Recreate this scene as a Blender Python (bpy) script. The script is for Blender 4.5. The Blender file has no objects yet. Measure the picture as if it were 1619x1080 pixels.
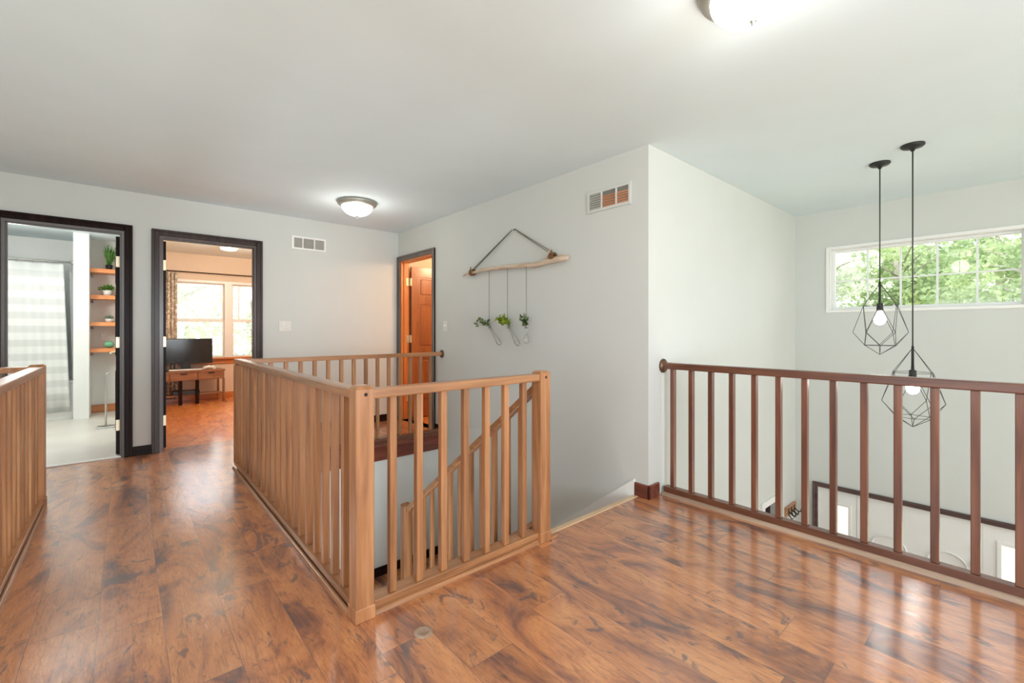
import bpy, bmesh, math, random
from mathutils import Vector, Matrix
random.seed(7)
sc = bpy.context.scene
COL = sc.collection
R = math.radians

# ------------------------------------------------------------------ camera
cam_data = bpy.data.cameras.new('camera')
cam_data.sensor_width = 36.0
cam_data.sensor_fit = 'HORIZONTAL'
cam_data.lens = 704.0 / 1619.0 * 36.0
cam_data.shift_y = -17.0 / 1619.0
cam_data.clip_start = 0.05
cam_data.clip_end = 200
cam = bpy.data.objects.new('camera', cam_data)
cam.location = (0, 0, 1.158)
cam.rotation_euler = (R(90), 0, R(-40.98))
COL.objects.link(cam)
sc.camera = cam

# ------------------------------------------------------------------ world, sun, exposure
W = bpy.data.worlds.new('world')
sc.world = W
W.use_nodes = True
bgn = W.node_tree.nodes['Background']
bgn.inputs['Color'].default_value = (0.96, 0.96, 1.0, 1)
bgn.inputs['Strength'].default_value = 3.0
sc.view_settings.view_transform = 'Standard'
sc.view_settings.look = 'None'
sc.view_settings.gamma = 1.0
sc.view_settings.use_curve_mapping = False
sc.view_settings.exposure = -0.12
sc.cycles.max_bounces = 10
sc.cycles.diffuse_bounces = 6
sc.cycles.glossy_bounces = 4
sc.cycles.transmission_bounces = 8
sc.cycles.transparent_max_bounces = 12
sc.cycles.sample_clamp_indirect = 6.0
sc.cycles.caustics_reflective = False
sc.cycles.caustics_refractive = False


def sun(name, energy, rot, col, angle=3):
    d = bpy.data.lights.new(name, 'SUN')
    d.energy = energy
    d.color = col
    d.angle = R(angle)
    o = bpy.data.objects.new(name, d)
    o.rotation_euler = rot
    COL.objects.link(o)
    return o


def area(name, loc, rot, sx, sy, energy, col=(1, 1, 1)):
    d = bpy.data.lights.new(name, 'AREA')
    d.shape = 'RECTANGLE'
    d.size = sx
    d.size_y = sy
    d.energy = energy
    d.color = col
    o = bpy.data.objects.new(name, d)
    o.location = loc
    o.rotation_euler = rot
    COL.objects.link(o)
    return o


sun('sun', 2.0, (R(38), 0, R(-70)), (1.0, 0.95, 0.85))
# added daylight lamps, one outside each unseen window made up to light the rooms
area('daylight_gallery_window', (0.9, -2.85, 1.2), (R(128), 0, 0), 2.6, 1.7, 180, (0.86, 0.95, 1.0))
area('daylight_void_window', (4.4, -2.85, -0.2), (R(125), 0, 0), 2.2, 4.4, 18, (1.0, 0.95, 0.97))
area('daylight_left_window', (-2.45, 0.3, 1.2), (R(128), 0, R(-90)), 2.2, 1.7, 45, (0.90, 0.97, 1.0))
area('daylight_lower_left_window', (-2.45, 2.95, -1.5), (R(140), 0, R(-90)), 2.0, 1.8, 50, (0.82, 0.95, 1.0))  # added to throw light up onto the ceiling
area('lower_hall_daylight', (1.25, 1.73, -1.75), (R(110), 0, 0), 0.9, 1.6, 58, (0.90, 0.96, 1.0))  # added area lamp that brightens the stairwell


def point(name, loc, energy, col, radius, parent=None):
    d = bpy.data.lights.new(name, 'POINT')
    d.energy = energy
    d.color = col
    d.shadow_soft_size = radius
    o = bpy.data.objects.new(name, d)
    o.location = loc
    COL.objects.link(o)
    if parent:
        o.parent = parent
        o.matrix_parent_inverse = Matrix.Translation(-parent.location)
    return o


# ------------------------------------------------------------------ materials
def new_mat(name):
    m = bpy.data.materials.new(name)
    m.use_nodes = True
    nt = m.node_tree
    return m, nt, nt.nodes['Principled BSDF']


def node(nt, kind, **kw):
    n = nt.nodes.new(kind)
    for k, v in kw.items():
        setattr(n, k, v)
    return n


def link(nt, a, b):
    nt.links.new(a, b)


def math_n(nt, op, a, b=None, c=None):
    n = node(nt, 'ShaderNodeMath', operation=op)
    for i, v in enumerate((a, b, c)):
        if v is None:
            continue
        if isinstance(v, (int, float)):
            n.inputs[i].default_value = v
        else:
            nt.links.new(v, n.inputs[i])
    return n.outputs[0]


def ramp(nt, fac, stops):
    n = node(nt, 'ShaderNodeValToRGB')
    cr = n.color_ramp
    while len(cr.elements) < len(stops):
        cr.elements.new(0.5)
    for e, (p, c) in zip(cr.elements, stops):
        e.position = p
        e.color = (c[0], c[1], c[2], 1)
    nt.links.new(fac, n.inputs[0])
    return n.outputs[0]


def mix(nt, fac, a, b, blend='MIX'):
    n = node(nt, 'ShaderNodeMix', data_type='RGBA', blend_type=blend)
    for sock, v in ((n.inputs[0], fac), (n.inputs[6], a), (n.inputs[7], b)):
        if isinstance(v, (int, float)):
            sock.default_value = v
        elif isinstance(v, tuple):
            sock.default_value = (v[0], v[1], v[2], 1)
        else:
            nt.links.new(v, sock)
    return n.outputs[2]


def noise(nt, vec, scale, detail=3, rough=0.5, dist=0.0):
    n = node(nt, 'ShaderNodeTexNoise')
    n.inputs['Scale'].default_value = scale
    n.inputs['Detail'].default_value = detail
    n.inputs['Roughness'].default_value = rough
    n.inputs['Distortion'].default_value = dist
    if vec is not None:
        nt.links.new(vec, n.inputs['Vector'])
    return n.outputs['Fac']


def bump(nt, bsdf, h, strength, dist=0.01):
    n = node(nt, 'ShaderNodeBump')
    n.inputs['Strength'].default_value = strength
    n.inputs['Distance'].default_value = dist
    nt.links.new(h, n.inputs['Height'])
    nt.links.new(n.outputs[0], bsdf.inputs['Normal'])


def lin(r, g, b):
    f = lambda v: (v / 255 / 12.92) if v / 255 <= 0.04045 else ((v / 255 + 0.055) / 1.055) ** 2.4
    return (f(r), f(g), f(b))


def plain(name, col, rough=0.5, metal=0.0, var=0.04, scale=20, bmp=0.0, spec=0.5):
    """a near-uniform surface with slight mottling"""
    m, nt, b = new_mat(name)
    tc = node(nt, 'ShaderNodeTexCoord')
    f = noise(nt, tc.outputs['Object'], scale, 3)
    c = ramp(nt, f, [(0.3, tuple(max(0, v * (1 - var)) for v in col)), (0.7, tuple(min(1, v * (1 + var)) for v in col))])
    nt.links.new(c, b.inputs['Base Color'])
    b.inputs['Roughness'].default_value = rough
    b.inputs['Metallic'].default_value = metal
    b.inputs['Specular IOR Level'].default_value = spec
    if bmp:
        bump(nt, b, noise(nt, tc.outputs['Object'], scale * 6, 2), bmp, 0.003)
    return m


def emit(name, col, strength):
    m, nt, b = new_mat(name)
    b.inputs['Base Color'].default_value = (0.9, 0.9, 0.88, 1)
    b.inputs['Emission Color'].default_value = (col[0], col[1], col[2], 1)
    b.inputs['Emission Strength'].default_value = strength
    b.inputs['Roughness'].default_value = 0.3
    return m


def wood(name, stops, axis=2, rough=0.35, fine=26.0, coarse=1.6, bmp=0.08, rnd=0.25, spec=0.5):
    m, nt, b = new_mat(name)
    tc = node(nt, 'ShaderNodeTexCoord')
    oi = node(nt, 'ShaderNodeObjectInfo')
    mp = node(nt, 'ShaderNodeMapping')
    s = [fine, fine, fine]
    s[axis] = coarse
    mp.inputs['Scale'].default_value = s
    add = node(nt, 'ShaderNodeVectorMath', operation='ADD')
    comb = node(nt, 'ShaderNodeCombineXYZ')
    k = math_n(nt, 'MULTIPLY', oi.outputs['Random'], 31.0)
    for i in range(3):
        nt.links.new(k, comb.inputs[i])
    nt.links.new(tc.outputs['Object'], mp.inputs['Vector'])
    nt.links.new(mp.outputs[0], add.inputs[0])
    nt.links.new(comb.outputs[0], add.inputs[1])
    g = noise(nt, add.outputs[0], 1.0, 6, 0.6, 0.6)
    c = ramp(nt, g, stops)
    r2 = math_n(nt, 'MULTIPLY_ADD', oi.outputs['Random'], rnd, 1 - rnd / 2)
    hs = node(nt, 'ShaderNodeHueSaturation')
    nt.links.new(c, hs.inputs['Color'])
    nt.links.new(r2, hs.inputs['Value'])
    nt.links.new(hs.outputs[0], b.inputs['Base Color'])
    b.inputs['Roughness'].default_value = rough
    b.inputs['Specular IOR Level'].default_value = spec
    if spec >= 0.5 and rough < 0.5:
        b.inputs['Coat Weight'].default_value = 0.35
        b.inputs['Coat Roughness'].default_value = 0.2
    bump(nt, b, g, bmp, 0.002)
    return m


def plank_floor(name, pal, width=0.194, x0=0.114, length=1.25, rough=0.2):
    m, nt, b = new_mat(name)
    tc = node(nt, 'ShaderNodeTexCoord')
    sp = node(nt, 'ShaderNodeSeparateXYZ')
    nt.links.new(tc.outputs['Object'], sp.inputs[0])
    px = math_n(nt, 'DIVIDE', math_n(nt, 'SUBTRACT', sp.outputs[0], x0), width)
    ix = math_n(nt, 'FLOOR', px)
    fx = math_n(nt, 'FRACT', px)
    wn = node(nt, 'ShaderNodeTexWhiteNoise', noise_dimensions='1D')
    nt.links.new(ix, wn.inputs['W'])
    py = math_n(nt, 'ADD', math_n(nt, 'DIVIDE', sp.outputs[1], length), wn.outputs['Value'])
    iy = math_n(nt, 'FLOOR', py)
    fy = math_n(nt, 'FRACT', py)
    cid = node(nt, 'ShaderNodeCombineXYZ')
    nt.links.new(ix, cid.inputs[0])
    nt.links.new(iy, cid.inputs[1])
    wp = node(nt, 'ShaderNodeTexWhiteNoise', noise_dimensions='3D')
    nt.links.new(cid.outputs[0], wp.inputs['Vector'])
    ex = math_n(nt, 'MULTIPLY', math_n(nt, 'MINIMUM', fx, math_n(nt, 'SUBTRACT', 1.0, fx)), width)
    ey = math_n(nt, 'MULTIPLY', math_n(nt, 'MINIMUM', fy, math_n(nt, 'SUBTRACT', 1.0, fy)), length)
    edge = math_n(nt, 'MINIMUM', ex, ey)
    groove = math_n(nt, 'LESS_THAN', edge, 0.0016)
    # per-plank shifted coordinates, stretched along the plank
    sh = node(nt, 'ShaderNodeVectorMath', operation='SCALE')
    nt.links.new(wp.outputs['Color'], sh.inputs[0])
    sh.inputs['Scale'].default_value = 40.0
    def coords(sx, sy):
        c = node(nt, 'ShaderNodeCombineXYZ')
        nt.links.new(math_n(nt, 'MULTIPLY', sp.outputs[0], sx), c.inputs[0])
        nt.links.new(math_n(nt, 'MULTIPLY', sp.outputs[1], sy), c.inputs[1])
        a = node(nt, 'ShaderNodeVectorMath', operation='ADD')
        nt.links.new(c.outputs[0], a.inputs[0])
        nt.links.new(sh.outputs[0], a.inputs[1])
        return a.outputs[0]
    big = noise(nt, coords(4.6, 1.7), 1.0, 4, 0.62, 1.4)
    grain = noise(nt, coords(52.0, 5.0), 1.0, 8, 0.7, 2.2)
    fine = noise(nt, coords(150.0, 13.0), 1.0, 4, 0.7, 1.0)
    streak = noise(nt, coords(20.0, 4.5), 1.0, 6, 0.65, 3.5)
    knots = noise(nt, coords(8.0, 4.2), 1.0, 5, 0.6, 1.5)
    base = ramp(nt, big, [(0.33, pal['dark']), (0.41, pal['brown']), (0.49, pal['mid']), (0.66, pal['light'])])
    gr = ramp(nt, grain, [(0.30, (0.55, 0.50, 0.48)), (0.47, (0.98, 0.97, 0.96)), (0.72, (1.14, 1.12, 1.09))])
    col = mix(nt, 0.9, base, gr, 'MULTIPLY')
    fg = ramp(nt, fine, [(0.30, (0.70, 0.66, 0.64)), (0.48, (1, 1, 1)), (0.75, (1.08, 1.07, 1.06))])
    col = mix(nt, 0.8, col, fg, 'MULTIPLY')
    stf = ramp(nt, streak, [(0.57, (0, 0, 0)), (0.66, (1, 1, 1))])
    col = mix(nt, math_n(nt, 'MULTIPLY', stf, 0.55), col, pal['dark'])
    kf = ramp(nt, knots, [(0.585, (0, 0, 0)), (0.64, (1, 1, 1))])
    col = mix(nt, math_n(nt, 'MULTIPLY', kf, 0.78), col, pal['knot'])
    hs = node(nt, 'ShaderNodeHueSaturation')
    nt.links.new(col, hs.inputs['Color'])
    nt.links.new(math_n(nt, 'MULTIPLY_ADD', wp.outputs['Value'], 0.22, 1.0), hs.inputs['Value'])
    col = mix(nt, math_n(nt, 'MULTIPLY', groove, 0.5), hs.outputs[0], pal['knot'])
    nt.links.new(col, b.inputs['Base Color'])
    rr = math_n(nt, 'MULTIPLY_ADD', grain, 0.18, rough + 0.06)
    nt.links.new(rr, b.inputs['Roughness'])
    b.inputs['Specular IOR Level'].default_value = 0.5
    b.inputs['Coat Weight'].default_value = 0.8
    b.inputs['Coat Roughness'].default_value = 0.12
    b.inputs['Coat IOR'].default_value = 1.95
    hump = noise(nt, coords(12.0, 7.0), 1.0, 4, 0.55, 1.0)
    h = math_n(nt, 'ADD', math_n(nt, 'MULTIPLY', grain, 0.5), math_n(nt, 'MULTIPLY', hump, 1.0))
    h = math_n(nt, 'SUBTRACT', h, math_n(nt, 'MULTIPLY', groove, 0.8))
    n = node(nt, 'ShaderNodeBump')
    n.inputs['Strength'].default_value = 0.20
    n.inputs['Distance'].default_value = 0.004
    nt.links.new(h, n.inputs['Height'])
    nt.links.new(n.outputs[0], b.inputs['Normal'])
    nt.links.new(n.outputs[0], b.inputs['Coat Normal'])
    return m


def glass(name, tint=(1, 1, 1), refl=0.08):
    m, nt, b = new_mat(name)
    nt.nodes.remove(b)
    out = nt.nodes['Material Output']
    tr = node(nt, 'ShaderNodeBsdfTransparent')
    tr.inputs[0].default_value = (tint[0], tint[1], tint[2], 1)
    gl = node(nt, 'ShaderNodeBsdfGlossy')
    gl.inputs['Roughness'].default_value = 0.02
    fr = node(nt, 'ShaderNodeFresnel')
    fr.inputs[0].default_value = 1.45
    mx = node(nt, 'ShaderNodeMixShader')
    nt.links.new(math_n(nt, 'MULTIPLY', fr.outputs[0], refl * 10), mx.inputs[0])
    nt.links.new(tr.outputs[0], mx.inputs[1])
    nt.links.new(gl.outputs[0], mx.inputs[2])
    nt.links.new(mx.outputs[0], out.inputs[0])
    return m


PAL = {'dark': lin(104, 72, 66), 'brown': lin(148, 94, 68), 'mid': lin(178, 115, 75), 'light': lin(201, 138, 90), 'knot': lin(92, 74, 74)}
M = {}
M['floor'] = plank_floor('distressed laminate planks', PAL)
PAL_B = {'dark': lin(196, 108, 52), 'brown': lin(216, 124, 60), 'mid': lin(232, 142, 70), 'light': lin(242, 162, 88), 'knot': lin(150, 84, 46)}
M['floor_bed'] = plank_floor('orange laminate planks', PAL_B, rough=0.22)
M['wall'] = plain('pale grey wall paint', lin(210, 212, 208), 0.75, var=0.012, scale=3, bmp=0.03, spec=0.3)
M['ceil'] = plain('ceiling paint', lin(222, 234, 238), 0.85, var=0.012, scale=3, bmp=0.04, spec=0.2)
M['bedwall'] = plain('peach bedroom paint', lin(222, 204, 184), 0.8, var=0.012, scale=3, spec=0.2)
M['bathwall'] = plain('white bathroom paint', lin(228, 229, 226), 0.7, var=0.01, scale=3, spec=0.3)
M['greywall'] = plain('grey niche paint', lin(228, 226, 220), 0.7, var=0.02, scale=4, spec=0.3)
M['tile'] = plain('white stone tile', lin(222, 217, 208), 0.3, var=0.06, scale=2.0)
M['white'] = plain('white gloss trim paint', lin(240, 240, 237), 0.35, var=0.01, scale=8)
M['vinyl'] = plain('white window vinyl', lin(236, 238, 236), 0.4, var=0.01, scale=8)
OAK = [(0.25, lin(124, 82, 52)), (0.5, lin(166, 114, 74)), (0.75, lin(194, 142, 98))]
M['oak_z'] = wood('honey oak upright', OAK, 2)
M['oak_x'] = wood('honey oak along x', OAK, 0)
M['oak_y'] = wood('honey oak along y', OAK, 1)
OAK_BACKLIT = [(0.25, lin(76, 42, 30)), (0.5, lin(108, 66, 48)), (0.75, lin(136, 88, 64))]  # same oak, darkened and reddened in colour to look backlit
M['mah_z'] = wood('reddish oak upright', OAK_BACKLIT, 2)
M['mah_x'] = wood('reddish oak along x', OAK_BACKLIT, 0)
M['mah_y'] = wood('reddish oak along y', OAK_BACKLIT, 1)
ESP = [(0.25, lin(22, 14, 13)), (0.5, lin(36, 23, 21)), (0.75, lin(52, 32, 29))]
M['esp_z'] = wood('espresso stain upright', ESP, 2, rough=0.3, bmp=0.04, spec=0.08)
M['esp_x'] = wood('espresso stain along x', ESP, 0, rough=0.3, bmp=0.04, spec=0.08)
M['esp_y'] = wood('espresso stain along y', ESP, 1, rough=0.3, bmp=0.04, spec=0.08)
DRED = [(0.25, lin(70, 34, 26)), (0.5, lin(104, 50, 36)), (0.75, lin(130, 70, 50))]
M['dred_x'] = wood('dark red oak along x', DRED, 0)
M['dred_y'] = wood('dark red oak along y', DRED, 1)
ORA = [(0.25, lin(166, 92, 40)), (0.5, lin(198, 118, 56)), (0.75, lin(216, 140, 76))]
M['ora_z'] = wood('orange pine upright', ORA, 2, rnd=0.1)
M['ora_x'] = wood('orange pine along x', ORA, 0, rnd=0.1)
M['jamb_pale'] = plain('grey jamb paint', lin(112, 108, 106), 0.4)  # flat grey carries the glossy highlights of the jamb
M['jamb_brown'] = wood('brown jamb', [(0.3, lin(70, 50, 42)), (0.7, lin(100, 76, 64))], 2)
M['cas_grey'] = wood('faded grey brown casing', [(0.3, lin(84, 74, 68)), (0.7, lin(116, 106, 98))], 2, rough=0.35)  # dark casing lightened in colour to look lit
M['cas_entry'] = wood('plum brown casing', [(0.3, lin(66, 46, 44)), (0.7, lin(98, 74, 70))], 1, rough=0.35)
M['cas_brown'] = wood('dark brown casing', [(0.25, lin(40, 28, 26)), (0.5, lin(58, 43, 39)), (0.75, lin(80, 64, 58))], 2, rough=0.3, spec=0.3)
M['door_pine'] = wood('orange door pine', [(0.25, lin(120, 66, 30)), (0.5, lin(146, 84, 42)), (0.75, lin(164, 100, 54))], 2, rnd=0.1)
M['shelf_pine'] = wood('bright orange shelf pine', [(0.3, lin(214, 124, 60)), (0.7, lin(240, 156, 84))], 0, rnd=0.1)
M['nosing'] = wood('pale oak nosing', [(0.3, lin(190, 150, 110)), (0.7, lin(226, 196, 158))], 0)
M['shoe_grey'] = wood('greyed oak moulding', [(0.3, lin(140, 112, 92)), (0.7, lin(186, 162, 140))], 1)  # moulding paled to hold its highlight; the floor ring shares it
M['steel'] = plain('brushed nickel', lin(190, 188, 182), 0.3, 1.0)
M['nickel_dark'] = plain('aged nickel ring', lin(168, 166, 156), 0.45, 0.6)
M['brass'] = plain('satin brass hinge', lin(214, 198, 168), 0.35, 0.85)
M['bronze'] = plain('brown metal rosette', lin(112, 84, 66), 0.35, 0.7)
M['black'] = plain('black painted metal', lin(44, 44, 43), 0.45, 0.3)
M['blackwire'] = plain('dark grey wire', lin(70, 70, 68), 0.45, 0.4)
M['hole'] = plain('dark bolt hole', lin(48, 26, 18), 0.8)
M['plate'] = plain('switch plate plastic', lin(226, 225, 218), 0.4)
M['ventgrey'] = plain('vent shadowed louvre', lin(176, 172, 164), 0.6)  # one even grey for louvres and the low door's edge strip
M['vent_glow'] = wood('pale orange louvre', [(0.3, lin(214, 136, 88)), (0.7, lin(240, 176, 130))], 1, rnd=0.05)  # warm light from the room behind is put into the louvre colour
M['vent_pale'] = plain('pale grey louvre', lin(196, 197, 188), 0.6)
M['ventback'] = plain('vent duct dark', lin(126, 124, 116), 0.8)
M['bulbglass'] = emit('lit frosted glass dome', (1.0, 0.97, 0.9), 4.5)
M['bulb'] = emit('lit bulb', (1.0, 0.97, 0.92), 14.0)
M['warmlamp'] = emit('lit warm lamp', (1.0, 0.80, 0.5), 5.0)
M['glass'] = glass('window glass')
M['vase_glass'] = glass('thin vase glass', (0.98, 0.985, 0.98), 0.07)
M['screen'] = plain('glossy black screen', lin(30, 30, 32), 0.12)
M['bark'] = wood('bare driftwood bark', [(0.3, lin(170, 134, 104)), (0.5, lin(222, 200, 176)), (0.75, lin(238, 222, 202))], 1, rough=0.8, bmp=0.5)
M['twine'] = plain('brown jute twine', lin(128, 92, 58), 0.9)
M['cord'] = plain('grey string', lin(112, 108, 96), 0.9)


def leaf_mat(name, a, b_, trans=0.35, scale=1.5):
    m, nt, b = new_mat(name)
    tc = node(nt, 'ShaderNodeTexCoord')
    f = noise(nt, tc.outputs['Object'], scale, 4)
    c = ramp(nt, f, [(0.35, a), (0.65, b_)])
    nt.links.new(c, b.inputs['Base Color'])
    b.inputs['Roughness'].default_value = 0.55
    t = node(nt, 'ShaderNodeBsdfTranslucent')
    nt.links.new(c, t.inputs[0])
    mx = node(nt, 'ShaderNodeMixShader')
    mx.inputs[0].default_value = trans
    nt.links.new(b.outputs[0], mx.inputs[1])
    nt.links.new(t.outputs[0], mx.inputs[2])
    nt.links.new(mx.outputs[0], nt.nodes['Material Output'].inputs[0])
    return m


M['leaf'] = leaf_mat('spring green leaves', lin(140, 168, 122), lin(184, 204, 150))
M['leaf_pale'] = leaf_mat('pale grey green leaves', lin(190, 205, 186), lin(222, 230, 212))  # leaf colour bleached to stand for haze and window glare
M['sprig'] = leaf_mat('sage sprig leaves', lin(70, 92, 52), lin(128, 148, 96), 0.2, 30)
M['sprig_lime'] = leaf_mat('lime sprig leaves', lin(104, 132, 30), lin(160, 178, 60), 0.2, 30)
M['houseplant'] = leaf_mat('house plant leaves', lin(64, 110, 44), lin(120, 165, 80), 0.2, 20)
M['trunk'] = wood('tree bark', [(0.3, lin(150, 150, 136)), (0.7, lin(186, 184, 170))], 2, rough=0.9, bmp=0.6)  # bark lightened in colour to add to the outdoor haze
M['ground'] = plain('pale gravel and dry grass', lin(212, 212, 176), 0.9, var=0.15, scale=1.0)


# ------------------------------------------------------------------ mesh helpers
class MB:
    """collects shapes (world coordinates) and links them as one mesh object"""
    def __init__(self):
        self.bm = bmesh.new()

    def box(self, x0, x1, y0, y1, z0, z1, bevel=0.0, seg=1):
        ps = [(x, y, z) for x in (x0, x1) for y in (y0, y1) for z in (z0, z1)]
        return self.hexa(ps, bevel, seg)

    def hexa(self, p, bevel=0.0, seg=1):
        # p ordered x-major: 000 001 010 011 100 101 110 111
        vs = [self.bm.verts.new(q) for q in p]
        fs = [(0, 1, 3, 2), (4, 6, 7, 5), (0, 4, 5, 1), (2, 3, 7, 6), (0, 2, 6, 4), (1, 5, 7, 3)]
        faces = [self.bm.faces.new([vs[i] for i in f]) for f in fs]
        if bevel > 0:
            es = list({e for f in faces for e in f.edges})
            bmesh.ops.bevel(self.bm, geom=es, offset=bevel, segments=seg, affect='EDGES', profile=0.6)
        return self

    def beam(self, a, b, w, h, bevel=0.0, up=(0, 0, 1)):
        """rectangular bar from a to b, w across, h along up"""
        a, b = Vector(a), Vector(b)
        d = (b - a).normalized()
        s = d.cross(Vector(up)).normalized()
        u = s.cross(d).normalized()
        ps = []
        for t in (a, b):
            for i in (-1, 1):
                for j in (-1, 1):
                    ps.append(t + s * (w / 2 * i) + u * (h / 2 * j))
        return self.hexa(ps, bevel)

    def vbeam(self, a, b, w, h, bevel=0.0):
        """sloped bar whose ends are cut plumb (vertical), h measured vertically"""
        a, b = Vector(a), Vector(b)
        d = Vector((b.x - a.x, b.y - a.y, 0)).normalized()
        s = d.cross(Vector((0, 0, 1)))
        ps = []
        for t in (a, b):
            for i in (-1, 1):
                for j in (-1, 1):
                    ps.append(t + s * (w / 2 * i) + Vector((0, 0, h / 2 * j)))
        return self.hexa(ps, bevel)

    def lathe(self, c, prof, n=24, axis=2):
        """prof: list of (r, h) along axis"""
        rings = []
        for r, h in prof:
            ring = []
            for k in range(n):
                t = 2 * math.pi * k / n
                q = [0, 0, 0]
                q[axis] = h
                q[(axis + 1) % 3] = r * math.cos(t)
                q[(axis + 2) % 3] = r * math.sin(t)
                ring.append(self.bm.verts.new((c[0] + q[0], c[1] + q[1], c[2] + q[2])))
            rings.append(ring)
        for i in range(len(rings) - 1):
            for k in range(n):
                f = self.bm.faces.new((rings[i][k], rings[i][(k + 1) % n], rings[i + 1][(k + 1) % n], rings[i + 1][k]))
                f.smooth = True
        if prof[0][0] > 1e-5:
            self.bm.faces.new(list(reversed(rings[0])))
        if prof[-1][0] > 1e-5:
            self.bm.faces.new(rings[-1])
        return self

    def tube(self, pts, r, n=8, caps=True):
        pts = [Vector(p) for p in pts]
        rs = r if isinstance(r, (list, tuple)) else [r] * len(pts)
        rings = []
        ref = None
        for i, p in enumerate(pts):
            d = (pts[min(i + 1, len(pts) - 1)] - pts[max(i - 1, 0)]).normalized()
            if ref is None:
                ref = d.orthogonal().normalized()
            s = (ref - d * ref.dot(d))
            s = s.normalized() if s.length > 1e-6 else d.orthogonal().normalized()
            ref = s
            u = d.cross(s)
            rings.append([self.bm.verts.new(p + (s * math.cos(2 * math.pi * k / n) + u * math.sin(2 * math.pi * k / n)) * rs[i]) for k in range(n)])
        for i in range(len(rings) - 1):
            for k in range(n):
                f = self.bm.faces.new((rings[i][k], rings[i][(k + 1) % n], rings[i + 1][(k + 1) % n], rings[i + 1][k]))
                f.smooth = True
        if caps:
            self.bm.faces.new(list(reversed(rings[0])))
            self.bm.faces.new(rings[-1])
        return self

    def prism(self, pts, off):
        """closed polygon pts swept by vector off"""
        off = Vector(off)
        a = [self.bm.verts.new(p) for p in pts]
        b = [self.bm.verts.new(Vector(p) + off) for p in pts]
        n = len(pts)
        self.bm.faces.new(a)
        self.bm.faces.new(list(reversed(b)))
        for i in range(n):
            self.bm.faces.new((a[i], b[i], b[(i + 1) % n], a[(i + 1) % n]))
        return self

    def leaf(self, p, d, ln, w, n=None, bend=0.15):
        """a small folded leaf blade from p along d"""
        p, d = Vector(p), Vector(d).normalized()
        s = d.cross(Vector(n) if n else Vector((random.uniform(-1, 1), random.uniform(-1, 1), random.uniform(-1, 1))))
        s = s.normalized() if s.length > 1e-5 else d.orthogonal().normalized()
        u = s.cross(d)
        v = [p, p + d * ln * 0.5 + s * w * 0.5 + u * ln * bend, p + d * ln, p + d * ln * 0.5 - s * w * 0.5 + u * ln * bend]
        m = p + d * ln * 0.5
        vs = [self.bm.verts.new(q) for q in (v[0], v[1], v[2], v[3], m)]
        for t in ((0, 1, 4), (1, 2, 4), (2, 3, 4), (3, 0, 4)):
            self.bm.faces.new([vs[i] for i in t])
        return self

    def build(self, name, mat, parent=None, recalc=True):
        if recalc:
            bmesh.ops.recalc_face_normals(self.bm, faces=self.bm.faces)
        me = bpy.data.meshes.new(name)
        self.bm.to_mesh(me)
        self.bm.free()
        me.materials.append(mat)
        o = bpy.data.objects.new(name, me)
        COL.objects.link(o)
        if parent is not None:
            o.parent = parent
            o.matrix_parent_inverse = Matrix.Translation(-wloc(parent))
        return o


def wloc(o):
    v = Vector((0, 0, 0))
    if o.type == 'EMPTY' or o.parent is None:
        v = o.location.copy()
    if o.parent is not None:
        # parts are built in world coordinates with a compensating inverse: their own origin is the world's
        v = o.location.copy() if o.get('_placed') else Vector((0, 0, 0))
    return v


def thing(name, label, cat, loc, group=None):
    o = bpy.data.objects.new(name, None)
    COL.objects.link(o)
    o.location = loc
    o.empty_display_size = 0.1
    return tag(o, label, cat, group)


def tag(o, label, cat, group=None, kind=None):
    o['label'] = label
    o['category'] = cat
    if group:
        o['group'] = group
    if kind:
        o['kind'] = kind
    return o


def struct(name, mb, mat, label, cat, parent=None):
    o = mb.build(name, mat, parent)
    if parent is None:
        tag(o, label, cat, kind='structure')
    return o


def holes_wall(mb, axis, t0, t1, a0, a1, z0, z1, holes):
    """wall slab with rectangular holes. axis 'y': slab thickness along y, runs along x"""
    xs = sorted({a0, a1} | {h[0] for h in holes} | {h[1] for h in holes})
    zs = sorted({z0, z1} | {h[2] for h in holes} | {h[3] for h in holes})
    for i in range(len(xs) - 1):
        # merge vertically where possible
        run = None
        for j in range(len(zs) - 1):
            cx, cz = (xs[i] + xs[i + 1]) / 2, (zs[j] + zs[j + 1]) / 2
            inside = any(h[0] < cx < h[1] and h[2] < cz < h[3] for h in holes)
            if inside:
                if run:
                    _slab(mb, axis, t0, t1, xs[i], xs[i + 1], run[0], run[1])
                run = None
            else:
                run = (run[0], zs[j + 1]) if run else (zs[j], zs[j + 1])
        if run:
            _slab(mb, axis, t0, t1, xs[i], xs[i + 1], run[0], run[1])
    return mb


def _slab(mb, axis, t0, t1, a0, a1, z0, z1):
    if axis == 'y':
        mb.box(a0, a1, t0, t1, z0, z1)
    else:
        mb.box(t0, t1, a0, a1, z0, z1)


# ------------------------------------------------------------------ the setting
XA, XA2 = 2.715, 2.83       # long wall with the branch
YB, YB2 = 5.41, 5.52        # wall with the two doorways
YW, YW2 = 1.695, 1.81       # wall that turns into the open void
XV = 5.70                   # wall with the transom window
XL, YF, ZC, ZD = -2.2, -2.6, 2.44, -2.7
YE = 4.30                   # far edge of the stairwell
ZL = -1.33                  # stair landing

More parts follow.
